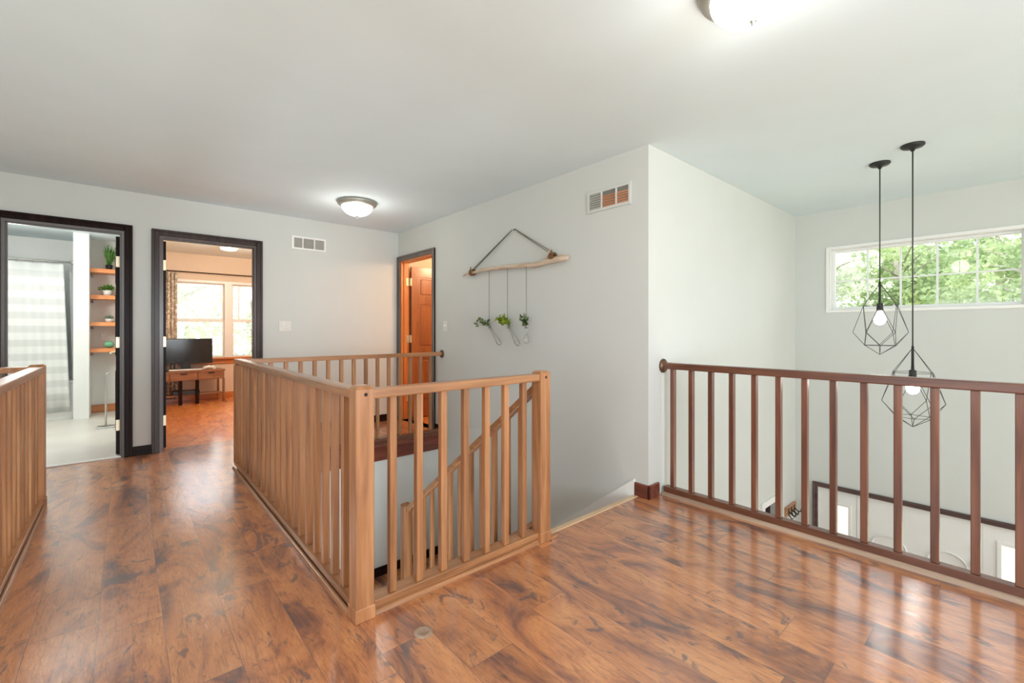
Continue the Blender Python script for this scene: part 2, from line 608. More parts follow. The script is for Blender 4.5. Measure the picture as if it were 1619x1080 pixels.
f = MB()
f.box(XL, 2.93, YF, 1.69, -0.02, 0)
f.box(-0.43, 0.725, 1.69, YB2, -0.02, 0)
f.box(XL, -0.43, 4.27, YB2, -0.02, 0)
f.box(0.725, XA, YE, YB2, -0.02, 0)
f.box(0.725, XA, 1.69, 1.79, -0.02, 0)
f.box(XL, -0.43, 1.69, 1.72, -0.02, 0)
struct('floor', f, M['floor'], 'glossy distressed brown plank floor of the upstairs gallery', 'floor')
f = MB()
f.box(0.13, 3.0, YB2, 9.2, -0.02, 0)
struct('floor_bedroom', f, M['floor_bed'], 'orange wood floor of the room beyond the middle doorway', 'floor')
f = MB()
f.box(XL, 0.13, YB2 - 0.07, 9.05, -0.02, 0.004)
struct('floor_bathroom', f, M['tile'], 'white tile floor of the bathroom', 'floor')
f = MB()
f.box(XA2, 4.7, 3.9, YB2, -0.02, 0)
f.box(XA, XA2, 4.55, 5.33, -0.02, 0)
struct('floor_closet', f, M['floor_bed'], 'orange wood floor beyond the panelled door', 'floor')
f = MB()
f.box(XL, 5.82, YF, 5.52, ZD - 0.1, ZD)
struct('floor_lower', f, M['floor'], 'plank floor of the entry hall one storey down', 'floor')

c = MB()
c.box(XL - 0.1, 5.92, YF - 0.1, 9.3, ZC, ZC + 0.12)
struct('ceiling', c, M['ceil'], 'flat pale grey ceiling', 'ceiling')

BATH = (-0.757, -0.006, 0, 2.07)
BED = (0.245, 1.062, 0, 2.065)
w = holes_wall(MB(), 'y', YB, YB2, XL, XA2, 0, ZC, [BATH, BED])
struct('wall_back', w, M['wall'], 'pale grey wall with two dark framed doorways', 'wall')
D3 = (4.535, 5.345, 0, 2.065)
w = holes_wall(MB(), 'x', XA, XA2, YW, YB, ZD, ZC, [(4.535, 5.345, 0, 2.065)])
struct('wall_right', w, M['wall'], 'long pale grey wall with the hanging branch beside the stairs', 'wall')
LOWD = (4.77, 5.17, ZD, -0.60)
w = holes_wall(MB(), 'y', YW, YW2, XA2, XV + 0.12, ZD, ZC, [LOWD])
struct('wall_void', w, M['wall'], 'bright white wall of the open two storey entry', 'wall')
TR = (-0.02, 1.375, 1.372, 2.03)
ENT = (-1.10, 1.475, ZD, -0.535)
w = holes_wall(MB(), 'x', XV, XV + 0.12, YF, YW, ZD, ZC, [TR, ENT])
struct('wall_window', w, M['wall'], 'white wall with the high wide window above the entry door', 'wall')
BW1, BW2 = (-0.4, 2.2, 0.5, 2.2), (3.3, 5.5, -2.4, 2.2)
w = holes_wall(MB(), 'y', YF - 0.12, YF, XL - 0.1, XV + 0.12, ZD, ZC, [BW1, BW2])
struct('wall_front', w, M['wall'], 'pale grey wall behind the viewpoint', 'wall')
LW = (-0.8, 1.4, 0.5, 2.2)
LW2 = (1.95, 3.95, -2.4, -0.5)  # unseen lower opening added to light the ceiling from below
w = holes_wall(MB(), 'x', XL - 0.12, XL, YF, 9.05, ZD, ZC, [LW, LW2])
struct('wall_left', w, M['wall'], 'pale grey wall left of the gallery', 'wall')
for i, (ax, a, t) in enumerate((('y', BW1, YF - 0.07), ('y', BW2, YF - 0.07), ('x', LW, XL - 0.07), ('x', LW2, XL - 0.07))):  # frames for the unseen windows added as light openings
    m = MB()
    for (p, q) in ((a[0], a[0] + 0.06), (a[1] - 0.06, a[1]), ((a[0] + a[1]) / 2 - 0.03, (a[0] + a[1]) / 2 + 0.03)):
        _slab(m, ax, t - 0.03, t + 0.03, p, q, a[2], a[3])
    for (p, q) in ((a[2], a[2] + 0.06), (a[3] - 0.06, a[3])):
        _slab(m, ax, t - 0.029, t + 0.029, a[0] + 0.06, a[1] - 0.06, p, q)
    struct('window_%d' % (i + 3), m, M['vinyl'], ['white framed window behind the viewpoint in the gallery', 'tall white framed window at the near end of the entry void', 'white framed window in the left wall', 'white framed window one storey down at the left'][i], 'window')

# stairwell walls under the floor edges
w = MB()
w.box(0.68, 0.74, 1.76, YE, ZD, -0.02)
struct('wall_stair_left', w, M['wall'], 'white stairwell wall under the long left railing', 'wall')
w = MB()
w.box(0.68, XA, YE, YE + 0.1, ZD, -0.02)
struct('wall_stair_far', w, M['wall'], 'white stairwell wall below the far railing', 'wall')
w = MB()
w.box(0.74, 1.78, 1.70, 1.76, -0.80, -0.02)  # cut short to open the stairwell to its added fill lamp
struct('wall_stair_near', w, M['wall'], 'stairwell wall under the near railing', 'wall')
w = MB()
w.box(2.86, 2.93, YF, YW, ZD, -0.02)  # unseen wall added to bounce light in the void
struct('wall_void_gallery', w, M['wall'], 'white wall below the gallery edge in the entry void', 'wall')
w = MB()
w.box(-0.49, -0.43, 1.72, 4.27, ZD, -0.02)
w.box(XL, -0.49, 4.27, 4.33, ZD, -0.02)
w.box(XL, -0.49, 1.66, 1.72, ZD, -0.02)
struct('wall_well_left', w, M['wall'], 'white walls of the opening behind the left railing', 'wall')
# bathroom shell
w = MB()
w.box(XL, 0.13, 8.95, 9.05, 0, ZC)
struct('wall_bath_back', w, M['bathwall'], 'white wall behind the bathtub', 'wall')
w = MB()
w.box(0.07, 0.13, YB2, 8.95, 0, ZC)
struct('wall_bath_right', w, M['bathwall'], 'wall between bathroom and bedroom', 'wall')
w = MB()
w.box(-0.51, -0.36, 8.1, 8.95, 0, ZC)
struct('wall_bath_column', w, M['bathwall'], 'white end wall of the bathtub alcove', 'wall')
w = MB()
w.box(-0.36, 0.07, 8.62, 8.95, 0, ZC)
struct('wall_bath_niche', w, M['greywall'], 'grey wall at the back of the shelf niche', 'wall')
m = MB()
m.box(-0.36, 0.07, 8.60, 8.62, 0.004, 0.11, 0.004)
struct('baseboard_bath', m, M['ora_x'], 'orange wood baseboard in the bathroom niche', 'baseboard')
# bedroom shell
w = MB()
BWL, BWR = (0.60, 1.303, 0.70, 1.97), (1.406, 2.11, 0.70, 1.97)
holes_wall(w, 'y', 9.1, 9.2, 0.13, 3.0, 0, ZC, [BWL, BWR])
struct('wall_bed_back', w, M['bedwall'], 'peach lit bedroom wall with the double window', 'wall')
w = MB()
w.box(2.9, 3.0, YB2, 9.1, 0, ZC)
struct('wall_bed_right', w, M['bedwall'], 'right wall of the bedroom', 'wall')
w = MB()
w.box(0.13, 0.145, YB2, 9.1, 0, ZC)
struct('wall_bed_left', w, M['bedwall'], 'left wall of the bedroom', 'wall')
m = MB()
m.box(0.145, 2.9, 9.08, 9.1, 0, 0.1, 0.004)
struct('baseboard_bed', m, M['ora_x'], 'orange wood baseboard under the bedroom window', 'baseboard')
# closet room beyond the panelled door
w = MB()
w.box(XA2, 4.7, YB, YB2, 0, ZC)
w.box(4.7, 4.8, 3.9, YB2, 0, ZC)
w.box(XA2, 4.8, 3.8, 3.9, 0, ZC)
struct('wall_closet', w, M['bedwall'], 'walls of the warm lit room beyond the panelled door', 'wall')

# baseboards and floor-edge trims
m = MB()
m.box(0.036, 0.204, YB - 0.016, YB, 0, 0.085, 0.004)
m.box(1.10, XA, YB - 0.016, YB, 0, 0.085, 0.004)
m.box(XL, -0.82, YB - 0.016, YB, 0, 0.085, 0.004)
struct('baseboard_back', m, M['esp_x'], 'dark stained baseboard along the back wall', 'baseboard')
m = MB()
m.box(XA - 0.016, XA, 1.679, 1.80, 0, 0.095, 0.004)
m.box(XA - 0.016, 2.835, 1.679, YW, 0, 0.095, 0.004)
struct('baseboard_right', m, M['dred_y'], 'short dark red baseboard wrapping the wall corner', 'baseboard')
m = MB()
m.box(XA - 0.016, XA, 4.34, 4.48, 0, 0.085, 0.004)
struct('baseboard_stair', m, M['esp_y'], 'short dark baseboard beside the panelled door', 'baseboard')
m = MB()
m.box(0.74, XA, YE - 0.022, YE, -0.16, -0.045, 0.004)
m.box(0.74, XA, YE - 0.035, YE, -0.045, -0.001, 0.006)
struct('trim_1', m, M['dred_x'], 'dark red wood fascia along the far floor edge', 'trim')
m = MB()
m.box(1.80, XA, 1.765, 1.815, -0.028, 0.004, 0.008)
struct('trim_2', m, M['nosing'], 'pale wood nosing at the top of the stairs', 'trim')
m = MB()
m.box(0.74, 1.79, 1.76, 1.79, -0.14, -0.02)
struct('trim_3', m, M['oak_x'], 'wood fascia under the near railing', 'trim')

# stairs: upper flight down to the landing, lower flight back towards the gallery
ST_RISE, ST_RUN = 1.33 / 7, 0.25
m = MB()
tr = MB()
for k in range(1, 7):
    y0 = 1.79 + (k - 1) * ST_RUN
    z = -k * ST_RISE
    m.box(1.82, XA, y0, y0 + ST_RUN, z - ST_RISE - 0.05, z - 0.03)
    tr.box(1.82, XA, y0 - 0.0, y0 + ST_RUN + 0.025, z - 0.03, z, 0.006)
s = struct('stairs_upper', m, M['white'], 'upper flight of stairs going down along the long wall', 'stairs')
struct('tread', tr, M['oak_x'], '', '', s)
m = MB()
m.box(0.74, XA, 1.79 + 6 * ST_RUN, YE, ZL - 0.15, ZL)
struct('floor_landing', m, M['floor'], 'brown plank stair landing below the far railing', 'floor')
m = MB()
m.box(0.74, XA, YE - 0.016, YE, ZL, ZL + 0.09, 0.004)
struct('baseboard_landing', m, M['esp_x'], 'dark baseboard along the stair landing', 'baseboard')
m = MB()
tr = MB()
for k in range(1, 7):
    y1 = 3.29 - (k - 1) * ST_RUN
    z = ZL - k * 0.1957
    m.box(0.74, 1.68, y1 - ST_RUN, y1, z - 0.25, z - 0.03)
    tr.box(0.74, 1.68, y1 - ST_RUN - 0.025, y1, z - 0.03, z, 0.006)
s = struct('stairs_lower', m, M['white'], 'lower flight of stairs continuing from the landing', 'stairs')
struct('tread', tr, M['oak_x'], '', '', s)
# white skirt board following the stairs on the long wall
m = MB()
sl = ST_RISE / ST_RUN
m.prism([(XA - 0.018, 1.80, 0.0), (XA - 0.018, 1.80, 0.115), (XA - 0.018, 3.30, 0.115 - 1.5 * sl), (XA - 0.018, 3.30, -0.25 - 1.5 * sl), (XA - 0.018, 1.80, -0.25)], (0.018, 0, 0))
struct('trim_4', m, M['white'], 'white skirt board sloping down the stair wall', 'trim')
m = MB()
m.prism([(1.70, 1.79, -0.03), (1.70, 1.79, 0.06), (1.70, 3.30, 0.06 - 1.51 * sl), (1.70, 3.30, -0.3 - 1.51 * sl), (1.70, 1.79, -0.3)], (0.12, 0, 0))
struct('trim_5', m, M['oak_y'], 'wood stringer under the stair balustrade', 'trim')


# ------------------------------------------------------------------ doorways
def casing_y(mb, h, y, wd=0.058, t=0.018, sgn=-1):
    """stepped casing round a hole of a wall across y, on the side sgn"""
    x0, x1, z0, z1 = h
    for off, ww, tt in ((0, wd, t), (wd * 0.62, wd * 0.38, t * 1.5)):
        ya, yb = sorted((y, y + sgn * tt))
        mb.box(x0 - off - ww, x0 - off, ya, yb, 0, z1 + off + ww, 0.003)
        mb.box(x1 + off, x1 + off + ww, ya, yb, 0, z1 + off + ww, 0.003)
        mb.box(x0 - off, x1 + off, ya, yb, z1 + off, z1 + off + ww, 0.003)


def jamb_y(mb, h, y0, y1, t=0.02):
    x0, x1, z0, z1 = h
    mb.box(x0, x0 + t, y0, y1, 0, z1)
    mb.box(x1 - t, x1, y0, y1, 0, z1)
    mb.box(x0 + t, x1 - t, y0, y1, z1 - t, z1)
    ys = y1 - 0.06
    mb.box(x0 + t, x0 + t + 0.012, ys - 0.02, ys, 0, z1 - t)
    mb.box(x1 - t - 0.012, x1 - t, ys - 0.02, ys, 0, z1 - t)
    mb.box(x0 + t + 0.012, x1 - t - 0.012, ys - 0.02, ys, z1 - t - 0.012, z1 - t)


def panel_leaf_x(parent, xa, xb, y0, y1, z0, z1, mat_rail, side):
    """six-panel leaf lying along x (thickness y); panels recessed on the face at y0 if side<0"""
    W_ = xb - xa
    m = MB()
    st = 0.11
    rows = [(z0 + 0.20, z0 + 0.78), (z0 + 0.92, z0 + 1.50), (z0 + 1.60, z0 + 1.86)]
    cols = [(xa + st, xa + W_ / 2 - 0.05), (xa + W_ / 2 + 0.05, xb - st)]
    holes = [(a, b, p, q) for (a, b) in cols for (p, q) in rows]
    holes_wall(m, 'y', y0, y1, xa, xb, z0, z1, holes)
    leaf = m.build('door_leaf', mat_rail, parent)
    p = MB()
    for (a, b, q, r) in holes:
        p.box(a - 0.001, b + 0.001, y0 + 0.012, y1 - 0.012, q - 0.001, r + 0.001)
        p.box(a + 0.028, b - 0.028, y0 + 0.003, y1 - 0.003, q + 0.028, r - 0.028, 0.008)
    p.build('raised_panel', mat_rail, leaf)
    return leaf


def hinge(parent, x, y, z, mat=None):
    m = MB()
    m.box(x - 0.013, x + 0.013, y - 0.0175, y + 0.0175, z - 0.045, z + 0.045, 0.002)
    m.lathe((x, y + 0.02, z), [(0.006, -0.048), (0.006, 0.048)], 10)
    return m.build('hinge', mat or M['brass'], parent)


d1 = thing('door_1', 'black framed open doorway to the white bathroom', 'door', (-0.38, YB, 0))
d1['kind'] = 'structure'
m = MB()
casing_y(m, BATH, YB)
m.build('casing', M['esp_z'], d1)
m = MB()
jamb_y(m, BATH, YB, YB2)
m.build('jamb', M['jamb_pale'], d1)
lf = panel_leaf_x  # noqa
m = MB()
# leaf opened square into the bathroom: it lies along y, hinged at the right jamb
m.box(-0.066, -0.031, YB2 + 0.012, YB2 + 0.74, 0.012, 2.035, 0.002)
leaf = m.build('door_leaf', M['esp_z'], d1)
m = MB()
for ya in (YB2 + 0.10, YB2 + 0.42):
    for (q, r) in ((0.21, 0.78), (0.92, 1.5), (1.6, 1.86)):
        m.box(-0.071, -0.026, ya, ya + 0.24, q, r, 0.006)
m.build('raised_panel', M['esp_z'], leaf)
for z in (0.28, 1.05, 1.80):
    m = MB()
    m.box(-0.066, -0.03, YB2 + 0.002, YB2 + 0.0125, z - 0.05, z + 0.05, 0.001)
    m.box(-0.0285, -0.0255, YB2 - 0.045, YB2 - 0.002, z - 0.05, z + 0.05, 0.001)
    m.lathe((-0.026, YB2 + 0.006, z), [(0.007, -0.052), (0.007, 0.052)], 10)
    m.build('hinge', M['brass'], d1)
m = MB()
m.lathe((-0.071, YB2 + 0.68, 0.93), [(0.028, 0.0), (0.028, -0.008), (0.011, -0.012), (0.011, -0.04)], 16, axis=0)
m.tube([(-0.108, YB2 + 0.685, 0.93), (-0.112, YB2 + 0.62, 0.93), (-0.112, YB2 + 0.57, 0.932)], 0.009, 10)
m.build('door_handle', M['brass'], d1)
m = MB()
m.box(BATH[0] + 0.02, BATH[1] - 0.02, YB - 0.005, YB + 0.045, 0.0, 0.012, 0.004)
m.build('threshold', M['white'], d1)

d2 = thing('door_2', 'dark framed open doorway to the peach bedroom', 'door', (0.65, YB, 0))
d2['kind'] = 'structure'
m = MB()
casing_y(m, BED, YB)
m.build('casing', M['cas_brown'], d2)
m = MB()
jamb_y(m, BED, YB, YB2)
m.build('jamb', M['jamb_brown'], d2)
m = MB()
m.box(0.268, 0.303, YB2 + 0.012, YB2 + 0.74, 0.012, 2.035, 0.002)
leaf = m.build('door_leaf', M['esp_z'], d2)
m = MB()
for ya in (YB2 + 0.10, YB2 + 0.42):
    for (q, r) in ((0.21, 0.78), (0.92, 1.5), (1.6, 1.86)):
        m.box(0.263, 0.308, ya, ya + 0.24, q, r, 0.006)
m.build('raised_panel', M['esp_z'], leaf)
for z in (0.28, 1.05, 1.80):
    m = MB()
    m.box(0.267, 0.303, YB2 + 0.002, YB2 + 0.0125, z - 0.05, z + 0.05, 0.001)
    m.box(0.2645, 0.2675, YB2 - 0.045, YB2 - 0.002, z - 0.05, z + 0.05, 0.001)
    m.lathe((0.266, YB2 + 0.006, z), [(0.007, -0.052), (0.007, 0.052)], 10)
    m.build('hinge', M['brass'], d2)

d3 = thing('door_3', 'dark framed doorway at the far end of the long wall with orange panelled door', 'door', (XA, 4.94, 0))
d3['kind'] = 'structure'
y0, y1, _, z1 = D3
m = MB()
for off, ww, tt in ((0, 0.058, 0.018), (0.036, 0.022, 0.027)):
    m.box(XA - tt, XA, y0 - off - ww, y0 - off, 0, z1 + off + ww, 0.003)
    m.box(XA - tt, XA, y1 + off, y1 + off + ww, 0, z1 + off + ww, 0.003)
    m.box(XA - tt, XA, y0 - off, y1 + off, z1 + off, z1 + off + ww, 0.003)
m.build('casing', M['cas_grey'], d3)
m = MB()
m.box(XA, XA2, y0, y0 + 0.02, 0, z1)
m.box(XA, XA2, y1 - 0.02, y1, 0, z1)
m.box(XA, XA2, y0 + 0.02, y1 - 0.02, z1 - 0.02, z1)
m.box(XA2 - 0.08, XA2 - 0.06, y1 - 0.032, y1 - 0.02, 0, z1 - 0.02)
m.box(XA2 - 0.08, XA2 - 0.06, y0 + 0.02, y0 + 0.032, 0, z1 - 0.02)
m.build('jamb', M['ora_z'], d3)
panel_leaf_x(d3, XA2 + 0.015, XA2 + 0.775, 5.288, 5.323, 0.012, 2.0, M['door_pine'], -1)
for z in (0.28, 1.05, 1.80):
    m = MB()
    m.box(XA2 + 0.003, XA2 + 0.0145, 5.288, 5.323, z - 0.05, z + 0.05, 0.001)
    m.box(XA2 - 0.045, XA2 - 0.002, 5.3215, 5.3245, z - 0.05, z + 0.05, 0.001)
    m.lathe((XA2 + 0.006, 5.3225, z), [(0.007, -0.052), (0.007, 0.052)], 10)
    m.build('hinge', M['brass'], d3)
m = MB()
m.lathe((XA2 + 0.71, 5.288, 0.95), [(0.026, 0.0), (0.026, -0.006), (0.010, -0.01), (0.010, -0.035), (0.025, -0.042), (0.027, -0.058), (0.016, -0.070), (0.0, -0.072)], 16, axis=1)
m.build('door_knob', M['brass'], d3)

# entry door with two sidelights, one storey down
d4 = thing('door_4', 'white entry door between two bright sidelights under a dark casing downstairs', 'door', (XV, 0.19, ZD))
d4['kind'] = 'structure'
m = MB()
for off, ww, tt in ((0, 0.048, 0.018), (0.030, 0.018, 0.026)):
    m.box(XV - tt, XV, ENT[0] - off - ww, ENT[0] - off, ZD, ENT[3] + off + ww, 0.003)
    m.box(XV - tt, XV, ENT[1] + off, ENT[1] + off + ww, ZD, ENT[3] + off + ww, 0.003)
    m.box(XV - tt, XV, ENT[0] - off, ENT[1] + off, ENT[3] + off, ENT[3] + off + ww, 0.003)
m.build('casing', M['cas_entry'], d4)
def sidelight(ya, yb, ga, gb):
    m = MB()
    holes_wall(m, 'x', XV + 0.03, XV + 0.08, ya, yb, ZD, ENT[3], [(ga, gb, ZD + 0.5, -0.70)])
    fr = m.build('sidelight', M['white'], d4)
    m = MB()
    for (p, q) in ((ga - 0.03, ga), (gb, gb + 0.03)):
        m.box(XV + 0.018, XV + 0.03, p, q, ZD + 0.47, -0.67, 0.003)
    for (p, q) in ((ZD + 0.47, ZD + 0.5), (-0.70, -0.67)):
        m.box(XV + 0.019, XV + 0.03, ga, gb, p, q, 0.003)
    m.build('bead', M['white'], fr)
    m = MB()
    m.box(XV + 0.05, XV + 0.056, ga, gb, ZD + 0.5, -0.70)
    m.build('pane', M['glass'], fr)
sidelight(1.145, 1.475, 1.215, 1.315)
sidelight(-1.10, 0.2445, -0.5, 0.13)
m = MB()
m.box(XV + 0.03, XV + 0.075, 0.245, 1.143, ZD, ENT[3] - 0.003, 0.003)
leaf = m.build('door_leaf', M['white'], d4)
def arch_frame(yc, hw, zt):
    m = MB()
    pts = [(XV + 0.022, yc - hw, zt - 0.75)]
    for k in range(13):
        a = math.pi * k / 12
        pts.append((XV + 0.022, yc - hw * math.cos(a), zt - 0.10 + 0.10 * math.sin(a)))
    pts.append((XV + 0.022, yc + hw, zt - 0.75))
    pts.append(pts[0])
    m.tube(pts, 0.007, 6)
    m.build('arched_moulding', M['white'], leaf)
arch_frame(0.885, 0.13, -0.885)
arch_frame(0.47, 0.13, -0.885)
m = MB()
m.lathe((XV + 0.03, 0.285, -0.80), [(0.026, 0.0), (0.026, -0.014), (0.012, -0.02)], 14, axis=0)
m.lathe((XV + 0.03, 0.285, -0.93), [(0.03, 0.0), (0.03, -0.01), (0.012, -0.014), (0.012, -0.045), (0.028, -0.06), (0.0, -0.072)], 14, axis=0)
m.build('door_handle', M['steel'], d4)

# dark cased opening low in the void wall
d5 = thing('door_5', 'white cased dark closet opening low in the bright entry wall', 'door', (4.97, YW, ZD))
d5['kind'] = 'structure'
m = MB()
for (a, b) in ((LOWD[0] - 0.06, LOWD[0]), (LOWD[1], LOWD[1] + 0.06)):
    m.box(a, b, YW - 0.018, YW, ZD, LOWD[3] + 0.06, 0.003)
m.box(LOWD[0], LOWD[1], YW - 0.018, YW, LOWD[3], LOWD[3] + 0.06, 0.003)
m.build('casing', M['white'], d5)
m = MB()
m.box(LOWD[0], LOWD[1], YW + 0.075, YW + 0.11, ZD, LOWD[3], 0.002)
leaf = m.build('door_leaf', M['esp_z'], d5)
m = MB()
m.box(LOWD[0] + 0.19, LOWD[0] + 0.205, YW + 0.062, YW + 0.075, ZD + 0.05, LOWD[3] - 0.01)
m.build('edge_strip', M['ventgrey'], leaf)


# ------------------------------------------------------------------ windows
def window_frame_x(mb, x0, x1, h, fw):
    ya, yb, za, zb = h
    mb.box(x0, x1, ya, ya + fw, za, zb, 0.004)
    mb.box(x0, x1, yb - fw, yb, za, zb, 0.004)
    mb.box(x0, x1, ya + fw, yb - fw, za, za + fw, 0.004)
    mb.box(x0, x1, ya + fw, yb - fw, zb - fw, zb, 0.004)


w1 = thing('window_1', 'wide high white transom window with green trees outside', 'window', (XV, 0.68, 1.37))
w1['kind'] = 'structure'
m = MB()
# flat picture-frame casing on the wall face and deep return
window_frame_x(m, XV - 0.014, XV + 0.0, (-0.048, 1.403, 1.350, 2.052), 0.030)
window_frame_x(m, XV + 0.0, XV + 0.07, TR, 0.012)
m.build('casing', M['white'], w1)
m = MB()
window_frame_x(m, XV + 0.06, XV + 0.11, (-0.008, 1.363, 1.384, 2.018), 0.026)
fr = m.build('window_frame', M['vinyl'], w1)
m = MB()
for y in (1.061, 0.803, 0.54, 0.279):
    m.box(XV + 0.078, XV + 0.092, y - 0.008, y + 0.008, 1.41, 1.992)
m.box(XV + 0.079, XV + 0.091, 0.018, 1.337, 1.680, 1.694)
m.build('muntin', M['vinyl'], fr)
m = MB()
m.box(XV + 0.083, XV + 0.087, 0.018, 1.337, 1.41, 1.992)
m.build('pane', M['glass'], fr)

w2 = thing('window_2', 'bright double hung bedroom window seen through the middle doorway', 'window', (1.35, 9.1, 0.6))
w2['kind'] = 'structure'
m = MB()
xs0, xs1 = 0.60, 2.11
m.box(xs0 - 0.03, xs0 + 0.005, 9.085, 9.1, 0.68, 2.01, 0.003)
m.box(xs1 - 0.005, xs1 + 0.03, 9.085, 9.1, 0.68, 2.01, 0.003)
m.box(1.298, 1.411, 9.085, 9.1, 0.68, 1.97, 0.003)
m.box(xs0 + 0.005, xs1 - 0.005, 9.085, 9.1, 1.965, 2.01, 0.003)
m.build('casing', M['vinyl'], w2)
m = MB()
m.box(xs0 - 0.05, xs1 + 0.05, 9.03, 9.1, 0.67, 0.70, 0.004)
m.box(xs0 - 0.03, xs1 + 0.03, 9.08, 9.1, 0.59, 0.67, 0.004)
m.build('window_sill', M['ora_x'], w2)
for (xa, xb, mun) in ((0.60, 1.303, False), (1.406, 2.11, True)):
    m = MB()
    for (za, zb, yy) in ((0.70, 1.335, 9.12), (1.335, 1.97, 9.145)):
        m.box(xa, xa + 0.03, yy, yy + 0.025, za, zb)
        m.box(xb - 0.03, xb, yy, yy + 0.025, za, zb)
        m.box(xa + 0.03, xb - 0.03, yy, yy + 0.025, za, za + 0.028)
        m.box(xa + 0.03, xb - 0.03, yy, yy + 0.025, zb - 0.028, zb)
        if mun and za > 1:
            m.box(1.513, 1.53, yy + 0.004, yy + 0.02, za + 0.028, zb - 0.028)
    fr = m.build('window_frame', M['vinyl'], w2)
    m = MB()
    m.box(xa + 0.03, xb - 0.03, 9.13, 9.134, 0.728, 1.307)
    m.box(xa + 0.03, xb - 0.03, 9.155, 9.159, 1.363, 1.942)
    m.build('pane', M['glass'], fr)


# ------------------------------------------------------------------ railings
BAL_W = 0.031
_bal_cache = {}


def baluster(parent, x, y, z0, z1, mat, w=BAL_W):
    key = (round(z1 - z0, 3), mat.name, w)
    if key not in _bal_cache:
        m = MB()
        m.box(-w / 2, w / 2, -w / 2, w / 2, 0, z1 - z0, 0.0025)
        bmesh.ops.recalc_face_normals(m.bm, faces=m.bm.faces)
        me = bpy.data.meshes.new('baluster')
        m.bm.to_mesh(me)
        m.bm.free()
        me.materials.append(mat)
        _bal_cache[key] = me
    o = bpy.data.objects.new('baluster', _bal_cache[key])
    COL.objects.link(o)
    o.parent = parent
    o.location = (x - parent.location.x, y - parent.location.y, z0 - parent.location.z)
    return o


def post(parent, x0, x1, y0, y1, z0, z1, mat, holes=True, base=True, name='newel_post'):
    m = MB()
    m.box(x0, x1, y0, y1, z0, z1 - 0.012, 0.003)
    m.hexa([(x0 + (0.012 if (k & 1) else 0.0) if i == 0 else x1 - (0.012 if (k & 1) else 0.0),
             y0 + (0.012 if (k & 1) else 0.0) if j == 0 else y1 - (0.012 if (k & 1) else 0.0),
             z1 - 0.012 if k == 0 else z1) for i in (0, 1) for j in (0, 1) for k in (0, 1)], 0.003)
    p = m.build(name, mat, parent)
    if base:
        m = MB()
        m.box(x0 - 0.004, x1 + 0.004, y0 - 0.004, y1 + 0.004, z0, z0 + 0.055, 0.003)
        m.build('base_block', mat, p)
    if holes:
        m = MB()
        m.lathe(((x0 + x1) / 2 + 0.002, y0, z1 - 0.035), [(0.0075, 0.002), (0.0075, -0.0008)], 12, axis=1)
        m.build('bolt_hole', M['hole'], p)
    return p


def quarter(mb, a, b, side, r=0.018):
    """quarter-round moulding from a to b on the floor, bulging towards side"""
    a, b, s = Vector(a), Vector(b), Vector(side)
    pts = [a, a + Vector((0, 0, r))]
    for k in range(1, 6):
        t = math.pi / 2 * k / 6
        pts.append(a + s * (r * math.sin(t)) + Vector((0, 0, r * math.cos(t))))
    pts.append(a + s * r)
    mb.prism(pts, b - a)


RAIL_T, RAIL_B = 0.922, 0.882
SH_T = 0.056

# near railing: post A to post B
r = thing('stair_railing', 'short honey oak railing with two square newel posts nearest the viewer', 'railing', (1.23, 1.76, 0))
post(r, 0.685, 0.760, 1.722, 1.797, 0, 0.938, M['oak_z'])
post(r, 1.704, 1.779, 1.722, 1.797, 0, 0.938, M['oak_z'])
m = MB()
m.box(0.760, 1.704, 1.728, 1.789, RAIL_B, RAIL_T, 0.006, 2)
m.build('handrail', M['oak_x'], r)
m = MB()
m.box(0.764, 1.700, 1.735, 1.812, 0.030, SH_T, 0.003)
m.box(0.764, 1.700, 1.745, 1.805, 0.0, 0.030)
m.build('bottom_rail', M['oak_x'], r)
m = MB()
quarter(m, (0.765, 1.745, 0), (1.700, 1.745, 0), (0, -1, 0), 0.017)
quarter(m, (1.783, 1.74, 0), (1.84, 1.74, 0), (0, -1, 0), 0.016)
m.build('base_moulding', M['oak_x'], r)
for k in range(7):
    baluster(r, 0.856 + 0.1254 * k, 1.762, SH_T, RAIL_B, M['oak_z'])

# long left side of the stairwell
r = thing('stair_railing', 'long honey oak railing running from the nearest newel post towards the bedroom doorway', 'railing', (0.72, 3.05, 0))
m = MB()
m.box(0.690, 0.750, 1.797, 4.368, RAIL_B, RAIL_T, 0.006, 2)
m.build('handrail', M['oak_y'], r)
m = MB()
m.box(0.692, 0.752, 1.801, 4.366, 0.030, SH_T, 0.003)
m.box(0.702, 0.745, 1.801, 4.30, 0.0, 0.030)
m.build('bottom_rail', M['oak_y'], r)
m = MB()
quarter(m, (0.694, 1.80, 0), (0.694, 4.37, 0), (-1, 0, 0), 0.016)
m.build('base_moulding', M['oak_y'], r)
for k in range(19):
    baluster(r, 0.720, 1.93 + 0.1256 * k, SH_T, RAIL_B, M['oak_z'])
post(r, 0.688, 0.752, 4.302, 4.366, SH_T, RAIL_B, M['oak_z'], holes=False, base=False, name='corner_post')

